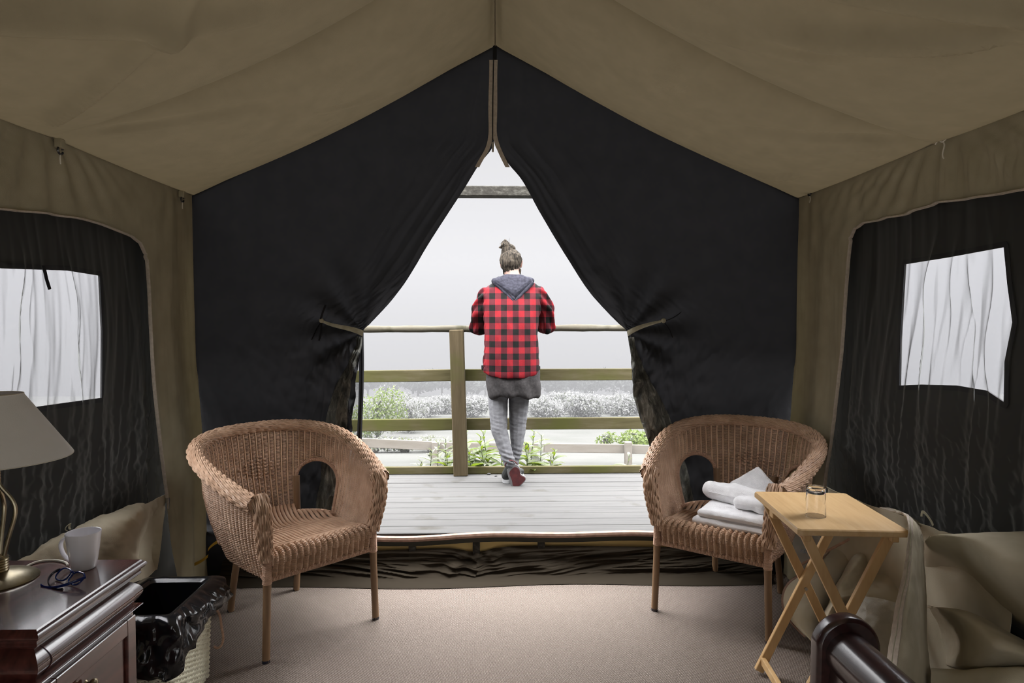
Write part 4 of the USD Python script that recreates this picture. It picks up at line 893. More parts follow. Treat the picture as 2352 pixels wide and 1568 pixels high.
obj('stakes', cat_(sk_), basket_mat, wb, kind='stuff')
R = bin_ring(bh, 0.002, 200); rp = np.column_stack([R, np.full(200, bh)]); obj('rim', cat_([tube(rp, 0.008, 8, closed=True)]), basket_mat, wb)
for x in (bx0+0.02, bx1-0.02):
    for yy in (by0+0.02, by1-0.02): obj('foot', sph((x, yy, 0.006), 0.009, 1), dark_plastic, wb)
hp = [atY(px, py, 2.60) for px, py in ((492, 1396), (501, 1405), (509, 1440), (511, 1475), (503, 1487), (491, 1484))]
obj('handle', tube(resample(hp, 30), 0.005, 8), wrap_mat, wb, label='looped side handle')
# liner
lb = thing('bin_liner', 'black polythene bag folded over the rim of the cream waste basket', 'bin bag')
nu = 240; us = np.linspace(0, 1, nu, endpoint=False)
drop = 0.12+0.05*np.sin(us*2*PI+0.6)+0.03*np.sin(us*2*PI*3+1.0)
prof_t = np.linspace(0, 1, 46)
LN = np.zeros((nu, 46, 3)); rngb = np.random.default_rng(8)
Rin = bin_ring(bh, -0.022, nu); Rmid = bin_ring(bh, 0.004, nu); Rout = bin_ring(bh, 0.022, nu)
for j, t in enumerate(prof_t):
    if t < 0.42:
        a = t/0.42; z = bh-0.30*(1-a)+0.004; xy = Rin*(1-0.25*(1-a)**2)+Rin.mean(0)*0.25*(1-a)**2; zz = np.full(nu, z)
    elif t < 0.54:
        a = (t-0.42)/0.12; ang = PI*(1-a); xy = (Rin+Rout)/2+(Rout-Rin)/2*(-math.cos(ang))*-1*-1; xy = Rin*(1-a)+Rout*a; zz = np.full(nu, bh+0.004+0.014*math.sin(PI*a))
    else:
        a = (t-0.54)/0.46; xy = Rout + (Rout-Rmid)*0.9*np.sin(a*2.6)[None] if False else Rout+(Rout-Rmid)*(0.9*math.sin(a*2.4)); zz = bh+0.004-drop*a
    LN[:, j, :2] = xy; LN[:, j, 2] = zz
g = grid(LN, closed_u=True); nn = g.vertex_normals.reshape(LN.shape)
pa = LN.copy(); f1 = meshkit.fbm(np.stack([pa[..., 0]*11, pa[..., 1]*11, pa[..., 2]*9], -1), 2, 5); f2 = meshkit.fbm(np.stack([pa[..., 0]*24, pa[..., 1]*24, pa[..., 2]*17], -1), 2, 15)
amp = (0.03+0.97*smooth01((prof_t-0.46)/0.14))[None, :]
out_dir = np.concatenate([(Rout-Rmid)/np.linalg.norm(Rout-Rmid, axis=1, keepdims=True), np.zeros((nu, 1))], 1)[:, None, :]
LN = LN + out_dir*(amp*(0.050*(0.6-np.abs(f1-0.5)*2.6) + 0.022*(0.5-np.abs(f2-0.5)*2.6)))[..., None]
LN[..., 2] += amp*0.016*(f2-0.5)*2 + 0.014*amp*(meshkit.noise(pa*9, 3)-0.5)
cl0 = LN[:, 0].mean(0)
obj('bag', cat_([grid(LN, closed_u=True), TM(np.vstack([LN[:, 0], [cl0]]), [(k, (k+1) % nu, nu) for k in range(nu)])]), bag_mat, lb, smooth=30)

# ------------------------------------------------------------------ end of a sleigh bed, lower right
bf = thing('bed_footboard', 'dark polished sleigh bed footboard end in the lower right corner', 'bed')
yb0 = 1.80
cx = (atY(1870, 1560, yb0)[0]+atY(2015, 1500, yb0)[0])/2; hwid = (atY(2016, 1500, yb0)[0]-atY(1868, 1500, yb0)[0])/2; ztop_ = atY(1940, 1413, yb0)[2]
cap = Polygon([(math.cos(a)*hwid*1.0, math.sin(a)*hwid*1.02) for a in np.linspace(0, PI*0.93, 40)] + [(-hwid*0.99, -0.10), (-hwid*1.02, -0.30), (-hwid*0.6, -ztop_+hwid*1.02), (hwid*0.2, -ztop_+hwid*1.02), (hwid*0.05, -0.25), (hwid*0.55, -0.09), (hwid*0.98, -0.04)]).buffer(0.004).buffer(-0.004)
def cap_rounded(poly, th, r):
    rings = []
    n = 200
    for off, yy in ((-r, 0.0), (-r*0.3, r*0.35), (0, r), (0, th-r), (-r*0.3, th-r*0.35), (-r, th)):
        p = poly.buffer(off, 8).exterior if off else poly.exterior
        st = np.array([p.interpolate(s, normalized=True).coords[0] for s in np.linspace(0, 1, n, endpoint=False)])
        if rings: # align
            k = np.argmin(np.linalg.norm(st-rings[0][0][:2], axis=1)); st = np.roll(st, -k, 0)
        rings.append(np.column_stack([st, np.full(n, yy)]))
    P = np.array(rings); m = grid(P.transpose(1, 0, 2), closed_u=True)
    caps = []
    for ring, yy, fl in ((P[0], 0.0, False), (P[-1], th, True)):
        pg = Polygon(ring[:, :2]); v, f = trimesh.creation.triangulate_polygon(pg, engine='earcut'); caps.append(TM(np.column_stack([v, np.full(len(v), yy)]), f[:, ::-1] if fl else f))
    return cat_([m]+caps)
cm = cap_rounded(cap, 0.052, 0.012)
Mx = np.array([[1, 0, 0, cx], [0, 0, 1, yb0-0.02], [0, 1, 0, ztop_-hwid*1.02], [0, 0, 0, 1.0]])
cm.apply_transform(Mx); cm.fix_normals(); obj('end_post', cm, dark_mahogany_mat, bf, smooth=35)
rr = hwid*0.70; rcx = cx - hwid*0.04; rcz = ztop_-hwid*1.02-hwid*0.10
rail = tube([(rcx, yb0-0.015, rcz), (rcx, yb0-0.5, rcz), (rcx, 0.35, rcz)], rr, 40)
obj('scroll_rail', rail, dark_mahogany_mat, bf, smooth=40)
pan = [(rcx-rr*0.75, rcz-0.02), (rcx-rr*0.95, rcz-0.12), (rcx-rr*1.0, rcz-0.3), (rcx-rr*0.6, 0.02), (rcx-rr*0.1, 0.02), (rcx-rr*0.3, rcz-0.3), (rcx-rr*0.1, rcz-0.12), (rcx+rr*0.4, rcz-0.03)]
pm = extrude(Polygon(pan), yb0-0.40, np.array([[1, 0, 0, 0], [0, 0, 1, 0.38], [0, 1, 0, 0], [0, 0, 0, 1.0]])); pm.fix_normals(); obj('panel', pm, dark_mahogany_mat, bf, smooth=40)

# ------------------------------------------------------------------ loose canvas: window covers unzipped and hanging in folds
def net_pts(rows): return [[atY(px, py, Y) for px, py, Y in r] for r in rows]
cv = thing('window_cover', 'olive canvas window cover fallen in folds below the left window', 'canvas cover')
a = spl(net_pts([[(-120, 1330, 2.0), (40, 1272, 2.25), (150, 1217, 2.47), (300, 1163, 2.84), (330, 1158, 2.93), (376, 1136, 3.16)],
                 [(-120, 1352, 1.95), (40, 1292, 2.18), (150, 1236, 2.40), (300, 1190, 2.72), (333, 1200, 2.90), (377, 1170, 3.14)],
                 [(-120, 1420, 1.93), (40, 1340, 2.18), (150, 1280, 2.40), (300, 1240, 2.70), (322, 1250, 2.92), (372, 1230, 3.06)],
                 [(-120, 1560, 1.98), (40, 1470, 2.25), (150, 1380, 2.47), (290, 1340, 2.80), (310, 1330, 2.96), (362, 1310, 3.06)]]), 70, 130)
a = crumple(a, 0.020, 9, 3); a[..., 0] = np.maximum(a[..., 0], XL+0.02)
obj('cloth', solid_sheet(a, 0.003), flap_mat, cv, smooth=60)
p = atX(158, 1205, XL+0.05); obj('loop', tube(resample([p+np.array([0, -0.008, -0.02]), p+np.array([0, -0.007, 0.0]), p+np.array([0.004, 0.0, 0.004]), p+np.array([0, 0.007, 0.0]), p+np.array([0, 0.008, -0.02])], 16), 0.004, 6, ell=(0.4, 1.2)), ribbon_mat, cv)
p = atX(212, 1213, XL+0.07); obj('toggle', tube([p+np.array([0, -0.004, 0.01]), p+np.array([0, 0.006, -0.012])], 0.004, 8), cord_mat, cv)
c2 = thing('window_cover', 'olive canvas window cover heaped in thick folds behind and beside the folding table', 'canvas cover')
# against the wall below the net
b = spl(net_pts([[(1904, 1116, 3.18), (1990, 1148, 2.90), (2100, 1180, 2.60), (2200, 1214, 2.38), (2420, 1240, 2.05)],
                 [(1900, 1150, 3.12), (1985, 1180, 2.84), (2095, 1215, 2.54), (2195, 1245, 2.32), (2420, 1275, 2.00)],
                 [(1895, 1240, 3.08), (1975, 1270, 2.82), (2085, 1300, 2.55), (2190, 1330, 2.32), (2420, 1380, 2.0)],
                 [(1890, 1360, 3.10), (1960, 1420, 2.85), (2080, 1520, 2.58), (2190, 1600, 2.35), (2420, 1800, 2.05)]]), 60, 90)
b = crumple(b, 0.018, 8, 13); b[..., 0] = np.minimum(b[..., 0], XR-0.015)
obj('wall_piece', solid_sheet(b, -0.003), flap_mat, c2, smooth=60)
p = atX(2125, 1180, XR-0.06); obj('loop', tube(resample([p+np.array([0, 0.020, -0.016]), p+np.array([0, 0.016, 0.002]), p+np.array([-0.004, 0.0, 0.006]), p+np.array([0, -0.03, -0.014]), p+np.array([0, -0.045, -0.03])], 18), 0.005, 6, ell=(0.4, 1.3)), ribbon_mat, c2)
s1 = spl(net_pts([[(2118, 1252, 2.42), (2140, 1232, 2.24), (2185, 1226, 2.10), (2260, 1223, 2.02), (2370, 1222, 1.98), (2560, 1225, 1.95)],
                  [(2118, 1275, 2.42), (2145, 1250, 2.24), (2200, 1246, 2.06), (2265, 1248, 1.94), (2375, 1250, 1.88), (2560, 1250, 1.85)],
                  [(2122, 1320, 2.46), (2150, 1310, 2.38), (2215, 1300, 2.18), (2282, 1310, 1.90), (2385, 1310, 1.78), (2560, 1310, 1.75)],
                  [(2130, 1370, 2.50), (2160, 1370, 2.46), (2240, 1370, 2.30), (2310, 1385, 1.97), (2400, 1395, 1.78), (2560, 1400, 1.75)],
                  [(2140, 1410, 2.52), (2180, 1410, 2.48), (2270, 1420, 2.36), (2345, 1440, 2.06), (2420, 1465, 1.86), (2560, 1480, 1.84)],
                  [(2150, 1440, 2.54), (2190, 1440, 2.50), (2285, 1450, 2.42), (2365, 1475, 2.22), (2440, 1500, 2.05), (2560, 1520, 2.0)]]), 110, 130)
obj('upper_roll', solid_sheet(crumple(s1, 0.008, 7, 23), -0.003), flap_mat, c2, smooth=60)
s2 = spl(net_pts([[(2130, 1392, 2.30), (2160, 1394, 2.20), (2222, 1404, 2.10), (2300, 1442, 2.04), (2400, 1492, 1.98), (2560, 1560, 1.95)],
                  [(2140, 1404, 2.28), (2178, 1410, 2.12), (2235, 1424, 1.98), (2310, 1458, 1.90), (2405, 1502, 1.84), (2560, 1568, 1.80)],
                  [(2160, 1445, 2.30), (2202, 1450, 2.10), (2250, 1462, 1.90), (2320, 1486, 1.78), (2410, 1518, 1.74), (2560, 1580, 1.72)],
                  [(2165, 1490, 2.32), (2203, 1490, 2.12), (2245, 1505, 1.90), (2320, 1516, 1.79), (2410, 1536, 1.76), (2560, 1600, 1.74)],
                  [(2165, 1518, 2.34), (2190, 1524, 2.14), (2240, 1534, 1.96), (2320, 1538, 1.88), (2410, 1550, 1.84), (2560, 1620, 1.82)],
                  [(2170, 1530, 2.42), (2195, 1532, 2.32), (2245, 1540, 2.20), (2322, 1544, 2.12), (2410, 1560, 2.05), (2560, 1640, 2.0)]]), 110, 130)
obj('lower_roll', solid_sheet(crumple(s2, 0.008, 8, 29), -0.003), flap_mat, c2, smooth=60)
s8 = spl(net_pts([[(2140, 1548, 2.1), (2260, 1552, 2.0), (2352, 1552, 1.9), (2560, 1570, 1.85)], [(2140, 1600, 2.0), (2260, 1590, 1.8), (2352, 1585, 1.7), (2560, 1600, 1.65)], [(2140, 1900, 2.05), (2260, 1900, 1.85), (2352, 1900, 1.75), (2560, 1900, 1.7)]]), 40, 50)
obj('lower_drop', solid_sheet(crumple(s8, 0.012, 6, 37), -0.003), flap_mat, c2, smooth=60)
# the zipped strip that falls over the table corner to the floor
s3 = spl(net_pts([[(2020, 1166, 2.62), (2052, 1168, 2.56), (2085, 1180, 2.55), (2120, 1205, 2.56)],
                  [(2066, 1176, 2.27), (2084, 1183, 2.27), (2100, 1196, 2.30), (2116, 1215, 2.40)],
                  [(2084, 1196, 2.10), (2098, 1202, 2.10), (2110, 1216, 2.16), (2119, 1236, 2.34)],
                  [(2084, 1258, 2.04), (2098, 1262, 2.03), (2112, 1266, 2.08), (2122, 1268, 2.30)],
                  [(2060, 1372, 1.99), (2085, 1374, 1.95), (2108, 1376, 2.00), (2127, 1376, 2.22)],
                  [(2044, 1478, 1.95), (2075, 1480, 1.90), (2108, 1480, 1.96), (2131, 1480, 2.18)],
                  [(2028, 1572, 1.92), (2066, 1572, 1.86), (2106, 1572, 1.93), (2136, 1572, 2.15)],
                  [(2005, 1760, 1.90), (2050, 1760, 1.84), (2100, 1760, 1.90), (2140, 1760, 2.12)]]), 160, 60)
s3c = crumple(s3, 0.010, (11, 11, 7), 43)
zsp = obj('zipped_strip', solid_sheet(s3c, -0.003), flap_mat, c2, smooth=60, label='strip with a beige zip tape hanging over the table corner')
zs_ = s3c[:, 0:16:3]; obj('zip_tape', solid_sheet(zs_ + grid(zs_).vertex_normals.reshape(zs_.shape)*(-0.004) if False else zs_+(EYEP-zs_)/np.linalg.norm(EYEP-zs_, axis=-1, keepdims=True)*0.005, 0.002), tape_mat, zsp, smooth=60, label='beige zip tape')
e2 = s3c[:, 8]; obj('zip_teeth', tube(e2+(EYEP-e2)/np.linalg.norm(EYEP-e2, axis=-1, keepdims=True)*0.008, 0.0022, 5), ribbon_mat, zsp)
# heap behind the table
hpz = c2
s5 = spl(net_pts([[(1905, 1268, 3.02), (1930, 1255, 2.98), (1965, 1245, 2.95), (2000, 1240, 2.92)],
                  [(1850, 1312, 2.86), (1885, 1315, 2.85), (1925, 1310, 2.86), (1965, 1300, 2.88)],
                  [(1812, 1338, 2.80), (1845, 1350, 2.79), (1885, 1360, 2.80), (1925, 1350, 2.86)],
                  [(1797, 1372, 2.77), (1825, 1395, 2.74), (1860, 1410, 2.74), (1895, 1400, 2.82)],
                  [(1806, 1412, 2.74), (1830, 1432, 2.70), (1858, 1448, 2.69), (1884, 1440, 2.78)],
                  [(1850, 1462, 2.68), (1862, 1470, 2.65), (1874, 1476, 2.65), (1890, 1475, 2.72)]]), 90, 60)
obj('piped_flap', solid_sheet(crumple(s5, 0.006, 8, 53), -0.003), flap_mat, hpz, smooth=60)
obj('piping', tube(s5[:, 0], 0.005, 8), brown_tape, hpz, label='brown piped edge')
s4 = spl(net_pts([[(1955, 1268, 2.95), (1990, 1245, 2.90), (2030, 1236, 2.85), (2060, 1234, 2.80), (2105, 1230, 2.75)],
                  [(1945, 1300, 2.86), (1975, 1285, 2.76), (2015, 1275, 2.80), (2050, 1270, 2.72), (2105, 1270, 2.72)],
                  [(1920, 1345, 2.80), (1945, 1335, 2.66), (1985, 1335, 2.72), (2040, 1320, 2.66), (2105, 1320, 2.66)],
                  [(1895, 1400, 2.74), (1915, 1378, 2.60), (1960, 1365, 2.60), (2030, 1385, 2.56), (2105, 1395, 2.58)],
                  [(1880, 1440, 2.72), (1895, 1440, 2.58), (1950, 1392, 2.66), (2030, 1392, 2.72), (2105, 1400, 2.72)],
                  [(1876, 1480, 2.70), (1892, 1500, 2.60), (1940, 1440, 2.74), (2030, 1420, 2.80), (2105, 1430, 2.80)]]), 110, 90)
obj('folded_flap', solid_sheet(crumple(s4, 0.012, 10, 59), -0.003), flap_mat, hpz, smooth=60)
s7 = spl(net_pts([[(1960, 1368, 2.50), (2010, 1372, 2.48), (2070, 1388, 2.46)], [(1962, 1430, 2.46), (2010, 1440, 2.42), (2070, 1450, 2.42)], [(1950, 1520, 2.42), (2010, 1520, 2.38), (2070, 1520, 2.38)], [(1940, 1600, 2.40), (2010, 1600, 2.36), (2070, 1600, 2.36)]]), 60, 50)
obj('pale_lining', solid_sheet(crumple(s7, 0.010, 14, 67), -0.003), pale_mat, hpz, smooth=60, label='pale grey reverse side of the canvas')
s9 = spl(net_pts([[(1826, 1215, 3.28), (1850, 1205, 3.24), (1880, 1200, 3.2)], [(1822, 1255, 3.22), (1850, 1250, 3.18), (1885, 1245, 3.14)], [(1830, 1300, 3.2), (1852, 1300, 3.16), (1890, 1300, 3.12)], [(1830, 1360, 3.2), (1852, 1360, 3.16), (1890, 1360, 3.12)]]), 40, 30)
obj('hanging_corner', solid_sheet(crumple(s9, 0.008, 10, 73), -0.003), pale_mat, hpz, smooth=60)
tx_ = meshkit.text_mesh('KD', 0.016, 0.0006, bold=True); qx = (EYEP-s9[14, 12])/np.linalg.norm(EYEP-s9[14, 12]); rx = np.cross([0, 0, 1.0], qx); rx /= np.linalg.norm(rx)
Mt = np.eye(4); Mt[:3, 0], Mt[:3, 1], Mt[:3, 2] = rx, np.cross(qx, rx), qx; Mt[:3, 3] = atY(1838, 1268, 3.155)+qx*0.02
tx_.apply_transform(Mt); obj('print', tx_, dark_plastic, hpz, smooth=False, label='small dark printed letters')
st_ = resample([atY(px, py, Y) for px, py, Y in ((1826, 1306, 2.98), (1860, 1285, 2.9), (1905, 1262, 2.82), (1950, 1238, 2.74))], 30)
obj('edge_piping', tube(st_, 0.006, 8), wrap_mat, hpz)
# ------------------------------------------------------------------ person leaning on the railing, seen from behind
pbase = np.array([0.115, 4.66, DZ])
pn = thing('person', 'person in red and black checked shirt leaning on the deck railing, seen from behind', 'person', pbase)
def P_(px, py, Y): return atY(px, py, Y) - pbase
def chain(pts, extra=()):
    """pts: (px, py, Y, radius) joined by convex hulls"""
    q = [(P_(a, b, c), r) for a, b, c, r in pts]; return [hullman([q[i], q[i+1]]) for i in range(len(q)-1)]
def loft_solid(rings, n=48, ex=2.4):
    """rings: (px centre, py, half width px, Y, half depth m) -> closed solid"""
    a = np.linspace(0, 2*PI, n, endpoint=False); V = []
    for cx_, py, hw_, Y, hd_ in rings:
        c = P_(cx_, py, Y); w = hw_/F_*Y
        x = np.sign(np.cos(a))*np.abs(np.cos(a))**(2/ex)*w; y = np.sign(np.sin(a))*np.abs(np.sin(a))**(2/ex)*hd_
        V.append(np.column_stack([c[0]+x, c[1]+y, np.full(n, c[2])]))
    V = np.array(V); m = len(V); idx = np.arange(m*n).reshape(m, n); j = np.roll(idx, -1, 1)
    q = np.stack([idx[:-1], j[:-1], j[1:], idx[1:]], -1).reshape(-1, 4); f = np.vstack([q[:, [0, 1, 2]], q[:, [0, 2, 3]]])
    v = np.vstack([V.reshape(-1, 3), V[0].mean(0), V[-1].mean(0)]); k = np.arange(n); k2 = np.roll(k, -1)
    f = np.vstack([f, np.stack([k2, k, np.full(n, m*n)], 1), np.stack([k+(m-1)*n, k2+(m-1)*n, np.full(n, m*n+1)], 1)])
    t = trimesh.Trimesh(v, f, process=False)
    if t.volume < 0: t.invert()
    return t
def to_man(t): return m3.Manifold(m3.Mesh(np.asarray(t.vertices, np.float32), np.asarray(t.faces, np.uint32)))
skin = mottled('skin', (0.1400, 0.0770, 0.0560), (0.1750, 0.1015, 0.0770), 30, 0.5, 0.0)
hair_m = mottled('hair', (0.010, 0.0084, 0.007), (0.055, 0.045, 0.034), 34, 0.8, 0.8, 150, stretch=(3, 3, 0.35), lo=0.4, hi=0.62, spec=0.08)
plaid = K(stage, L+'buffalo_check', {
    "tc": ("texture_coordinate", {}), "s": ("separate_xyz", {}), "ax": ("math", {"math_type": "multiply_add", "value2": 1/0.0836, "value3": 20.0-0.02}), "az": ("math", {"math_type": "multiply_add", "value2": 1/0.0860, "value3": 20.0+0.40}),
    "fx": ("math", {"math_type": "fraction"}), "fz": ("math", {"math_type": "fraction"}), "lx": ("math", {"math_type": "less_than", "value2": 0.5}), "lz": ("math", {"math_type": "less_than", "value2": 0.5}),
    "sum": ("math", {"math_type": "add"}), "hf": ("math", {"math_type": "multiply", "value2": 0.5}),
    "r": ("rgb_ramp", {"ramp": [(0.0, (0.1537, 0.0097, 0.0135)), (0.4, (0.0525, 0.0090, 0.0120)), (0.8, (0.0049, 0.0053, 0.0049))], "interpolate": False}),
    "n": ("noise_texture", {"scale": 250, "detail": 3}), "nm": ("map_range", {"to_min": 0.75, "to_max": 1.3}), "mu": ("vector_math", {"math_type": "scale"}), "b": ("bump", {"strength": 0.3, "distance": 0.002}),
    "p": ("principled_bsdf", {"roughness": 0.9, "specular_ior_level": 0.1})},
    [("tc.object", "s.vector"), ("s.x", "ax.value1"), ("s.z", "az.value1"), ("ax.value", "fx.value1"), ("az.value", "fz.value1"), ("fx.value", "lx.value1"), ("fz.value", "lz.value1"), ("lx.value", "sum.value1"), ("lz.value", "sum.value2"),
     ("sum.value", "hf.value1"), ("hf.value", "r.fac"), ("tc.object", "n.vector"), ("n.fac", "nm.value"), ("r.color", "mu.vector1"), ("nm.result", "mu.scale"), ("mu.vector", "p.base_color"), ("n.fac", "b.height"), ("b.normal", "p.normal")], surface="p.BSDF")
hood_m = mottled('navy_jersey', (0.0154, 0.0154, 0.0210), (0.0294, 0.0294, 0.0392), 60, 0.9, 0.3, 400, spec=0.08)
grey_m = mottled('grey_jersey', (0.0280, 0.0259, 0.0259), (0.0406, 0.0378, 0.0378), 60, 0.9, 0.3, 400, spec=0.08)
jean_m = mottled('grey_denim', (0.1035, 0.1035, 0.1098), (0.1485, 0.1485, 0.1575), 22, 0.85, 0.4, 350, stretch=(1, 1, 2), spec=0.08)
# --- body: one continuous figure under the clothes
hc = P_(1173, 603, 4.835)
def off(c, *d): return c+np.array(d)
head = [hullman([(off(hc, 0, -0.02, 0.012), 0.082), (off(hc, 0, 0.03, 0.010), 0.076), (off(hc, 0.008, 0.035, -0.055), 0.052)]),
        hullman([(off(hc, 0.010, 0.055, -0.085), 0.032), (off(hc, 0.006, 0.03, -0.05), 0.050)]),
        hullman([(off(hc, 0.014, 0.100, 0.020), 0.008), (off(hc, 0.017, 0.122, -0.016), 0.011)]),
        hullman([(off(hc, 0.012-0.018, 0.098, -0.050), 0.008), (off(hc, 0.012+0.018, 0.098, -0.050), 0.008)])]
for s in (-1, 1):
    head.append(hullman([(off(hc, s*0.072+0.004, 0.016, 0.006), 0.011), (off(hc, s*0.079+0.004, 0.006, 0.012), 0.008), (off(hc, s*0.072+0.004, 0.012, -0.030), 0.008)]))
    head.append(hullman([(off(hc, s*0.032+0.012, 0.092, 0.022), 0.013), (off(hc, s*0.020+0.012, 0.098, 0.024), 0.010)]))
neck = chain([(1174, 616, 4.81, 0.055), (1178, 640, 4.77, 0.058), (1178, 665, 4.75, 0.09)])
tors = chain([(1178, 668, 4.745, 0.085), (1176, 740, 4.69, 0.105), (1176, 800, 4.665, 0.105), (1172, 850, 4.655, 0.075)])
sh = [hullman([(P_(1128, 676, 4.745), 0.05), (P_(1228, 676, 4.745), 0.05)])]
armL = chain([(1120, 676, 4.745, 0.050), (1101, 712, 4.79, 0.044), (1096, 748, 4.85, 0.040), (1120, 748, 4.96, 0.030), (1140, 747, 5.005, 0.026)])
armR = chain([(1236, 676, 4.745, 0.050), (1254, 712, 4.79, 0.044), (1256, 746, 4.85, 0.040), (1232, 746, 4.96, 0.030), (1212, 745, 5.005, 0.026)])
legL = chain([(1148, 880, 4.66, 0.050), (1147, 985, 4.62, 0.042), (1160, 1025, 4.60, 0.034), (1170, 1062, 4.60, 0.024), (1181, 1082, 4.63, 0.016), (1187, 1102, 4.645, 0.014)])
legR = chain([(1193, 880, 4.665, 0.050), (1189, 985, 4.68, 0.042), (1187, 1030, 4.665, 0.030), (1174, 1072, 4.66, 0.022), (1166, 1096, 4.69, 0.016), (1176, 1096, 4.76, 0.014)])
body = blend(head+neck+tors+sh+armL+armR+legL+legR, 0.011, 10)
def hand(wrist, s):
    """palm and five bent fingers, draped over the front of the handrail"""
    ms = [hullman([(wrist, 0.024), (off(wrist, -s*0.030, 0.030, -0.002), 0.020), (off(wrist, -s*0.010, 0.052, -0.004), 0.017), (off(wrist, -s*0.055, 0.020, 0.0), 0.014)])]
    ln = [0.040, 0.047, 0.044, 0.034]
    for k in range(4):
        b = off(wrist, -s*(0.062-0.017*k), 0.026+0.012*k-0.002*k*k, -0.002); l_ = ln[k]
        d1 = np.array([-s*0.55, 0.75, -0.35]); d1 /= np.linalg.norm(d1); d2 = np.array([-s*0.45, 0.35, -0.82]); d2 /= np.linalg.norm(d2); d3 = np.array([-s*0.15, -0.10, -0.98]); d3 /= np.linalg.norm(d3)
        p1 = b+d1*l_; p2 = p1+d2*l_*0.65; p3 = p2+d3*l_*0.5
        for a_, b_, ra, rb_ in ((b, p1, 0.0095, 0.0088), (p1, p2, 0.0088, 0.0080), (p2, p3, 0.0080, 0.0070)): ms.append(hullman([(a_, ra), (b_, rb_)]))
    t0 = off(wrist, -s*0.040, 0.004, -0.004); t1 = off(wrist, -s*0.075, 0.000, -0.008); t2 = off(wrist, -s*0.100, 0.012, -0.016)
    ms += [hullman([(t0, 0.013), (t1, 0.0105)]), hullman([(t1, 0.0105), (t2, 0.0085)])]
    return blend(ms, 0.004, 6)
hl_ = hand(P_(1140, 747, 5.005), -1); hr_ = hand(P_(1212, 745, 5.005), 1)
try: body = man2tm(m3.Manifold.batch_boolean([to_man(body), to_man(hl_), to_man(hr_)], m3.OpType.Add))
except Exception: body = cat_([body, hl_, hr_])
obj('body', body, skin, pn, smooth=60)
obj('eye', cat_([sph(off(hc, 0.012+s*0.032, 0.094, 0.010), 0.009, 2) for s in (-1, 1)]), plain('eye_white', (0.5, 0.5, 0.5), 0.3), pn)
# --- hair drawn up into a knot, beard
cap_ = blend([hullman([(off(hc, 0, -0.030, 0.020), 0.084), (off(hc, 0, 0.028, 0.030), 0.077)]), hullman([(off(hc, -0.004, -0.040, 0.0), 0.078), (off(hc, -0.002, -0.048, -0.050), 0.052)]),
              hullman([(off(hc, -0.020, -0.03, 0.075), 0.050), (off(hc, -0.030, -0.035, 0.100), 0.036)])], 0.008, 8)
v = np.array(cap_.vertices); a = np.arctan2(v[:, 0]-hc[0], v[:, 1]-hc[1]); n_ = cap_.vertex_normals
v += n_*(0.0022*np.sin(a*34+v[:, 2]*30)+0.003*(meshkit.fbm(v*40, 3, 4)-0.5)*2)[:, None]; cap_.vertices = v
hr = obj('hair', cap_, hair_m, pn, smooth=60)
bun = blend([hullman([(P_(1167, 574, 4.80), 0.038), (P_(1161, 563, 4.80), 0.034)]), hullman([(P_(1161, 563, 4.80), 0.034), (P_(1160, 554, 4.80), 0.016)]), hullman([(P_(1176, 570, 4.80), 0.026), (P_(1168, 568, 4.80), 0.030)]), hullman([(P_(1158, 567, 4.80), 0.02), (P_(1148, 567.5, 4.80), 0.006)])], 0.006, 5)
obj('hair_knot', wob(bun, 0.010, 55, 6), hair_m, hr, smooth=40, label='untidy knot of hair on top')
ws = []
rg = np.random.default_rng(3)
for k in range(26):
    a = rg.uniform(0, 2*PI); c0 = P_(1162+rg.uniform(-6, 8), 563+rg.uniform(-7, 6), 4.80); d = np.array([math.cos(a), rg.uniform(-.4, .4), math.sin(a)]); 
    ws.append(tube(resample([c0, c0+d*0.022, c0+d*0.032+np.array([rg.uniform(-.012, .012), 0, rg.uniform(-.015, .008)])], 8), np.linspace(0.0016, 0.0006, 8), 4))
obj('loose_strands', cat_(ws), hair_m, hr, kind='stuff')
brd = blend([hullman([(off(hc, 0.062, 0.045, -0.050), 0.020), (off(hc, 0.050, 0.062, -0.100), 0.022), (off(hc, 0.012, 0.095, -0.105), 0.030)]), hullman([(off(hc, -0.042, 0.045, -0.050), 0.018), (off(hc, -0.03, 0.062, -0.09), 0.022), (off(hc, 0.012, 0.095, -0.105), 0.030)])], 0.008, 4)
obj('beard', wob(brd, 0.006, 60, 2), hair_m, pn, smooth=50)
# --- shirt
tor = loft_solid([(1175, 866, 62, 4.648, 0.128), (1175, 858, 65, 4.648, 0.132), (1174.5, 820, 63, 4.652, 0.128), (1174, 770, 61, 4.668, 0.125), (1175, 730, 62.5, 4.692, 0.125), (1176.5, 700, 66, 4.715, 0.122), (1177.5, 682, 70, 4.735, 0.112), (1178, 664, 66, 4.752, 0.098), (1178.5, 650, 48, 4.765, 0.082), (1179, 639, 26, 4.778, 0.066)])
slL = chain([(1122, 678, 4.742, 0.066), (1103, 712, 4.785, 0.062), (1096, 752, 4.850, 0.056), (1112, 750, 4.940, 0.046), (1122, 749, 4.965, 0.042)])
slR = chain([(1234, 678, 4.742, 0.066), (1253, 712, 4.785, 0.062), (1257, 750, 4.850, 0.056), (1240, 748, 4.940, 0.046), (1230, 747, 4.965, 0.042)])
shirt = blend([to_man(tor)]+slL+slR, 0.010, 5)
v = np.array(shirt.vertices); n_ = shirt.vertex_normals
side = np.abs(v[:, 0]-P_(1176, 700, 4.7)[0])
arm = smooth01((side-0.185)/0.03)
wr_ = 0.010*arm*np.sin((v[:, 2]*0.8+v[:, 1]*0.9)*95+v[:, 0]*20) + 0.010*(meshkit.fbm(v*np.array([14, 14, 6]), 3, 8)-0.5)*2 + 0.004*(1-arm)*np.sin(v[:, 0]*60+v[:, 2]*6)*smooth01((0.95-v[:, 2])/0.3)
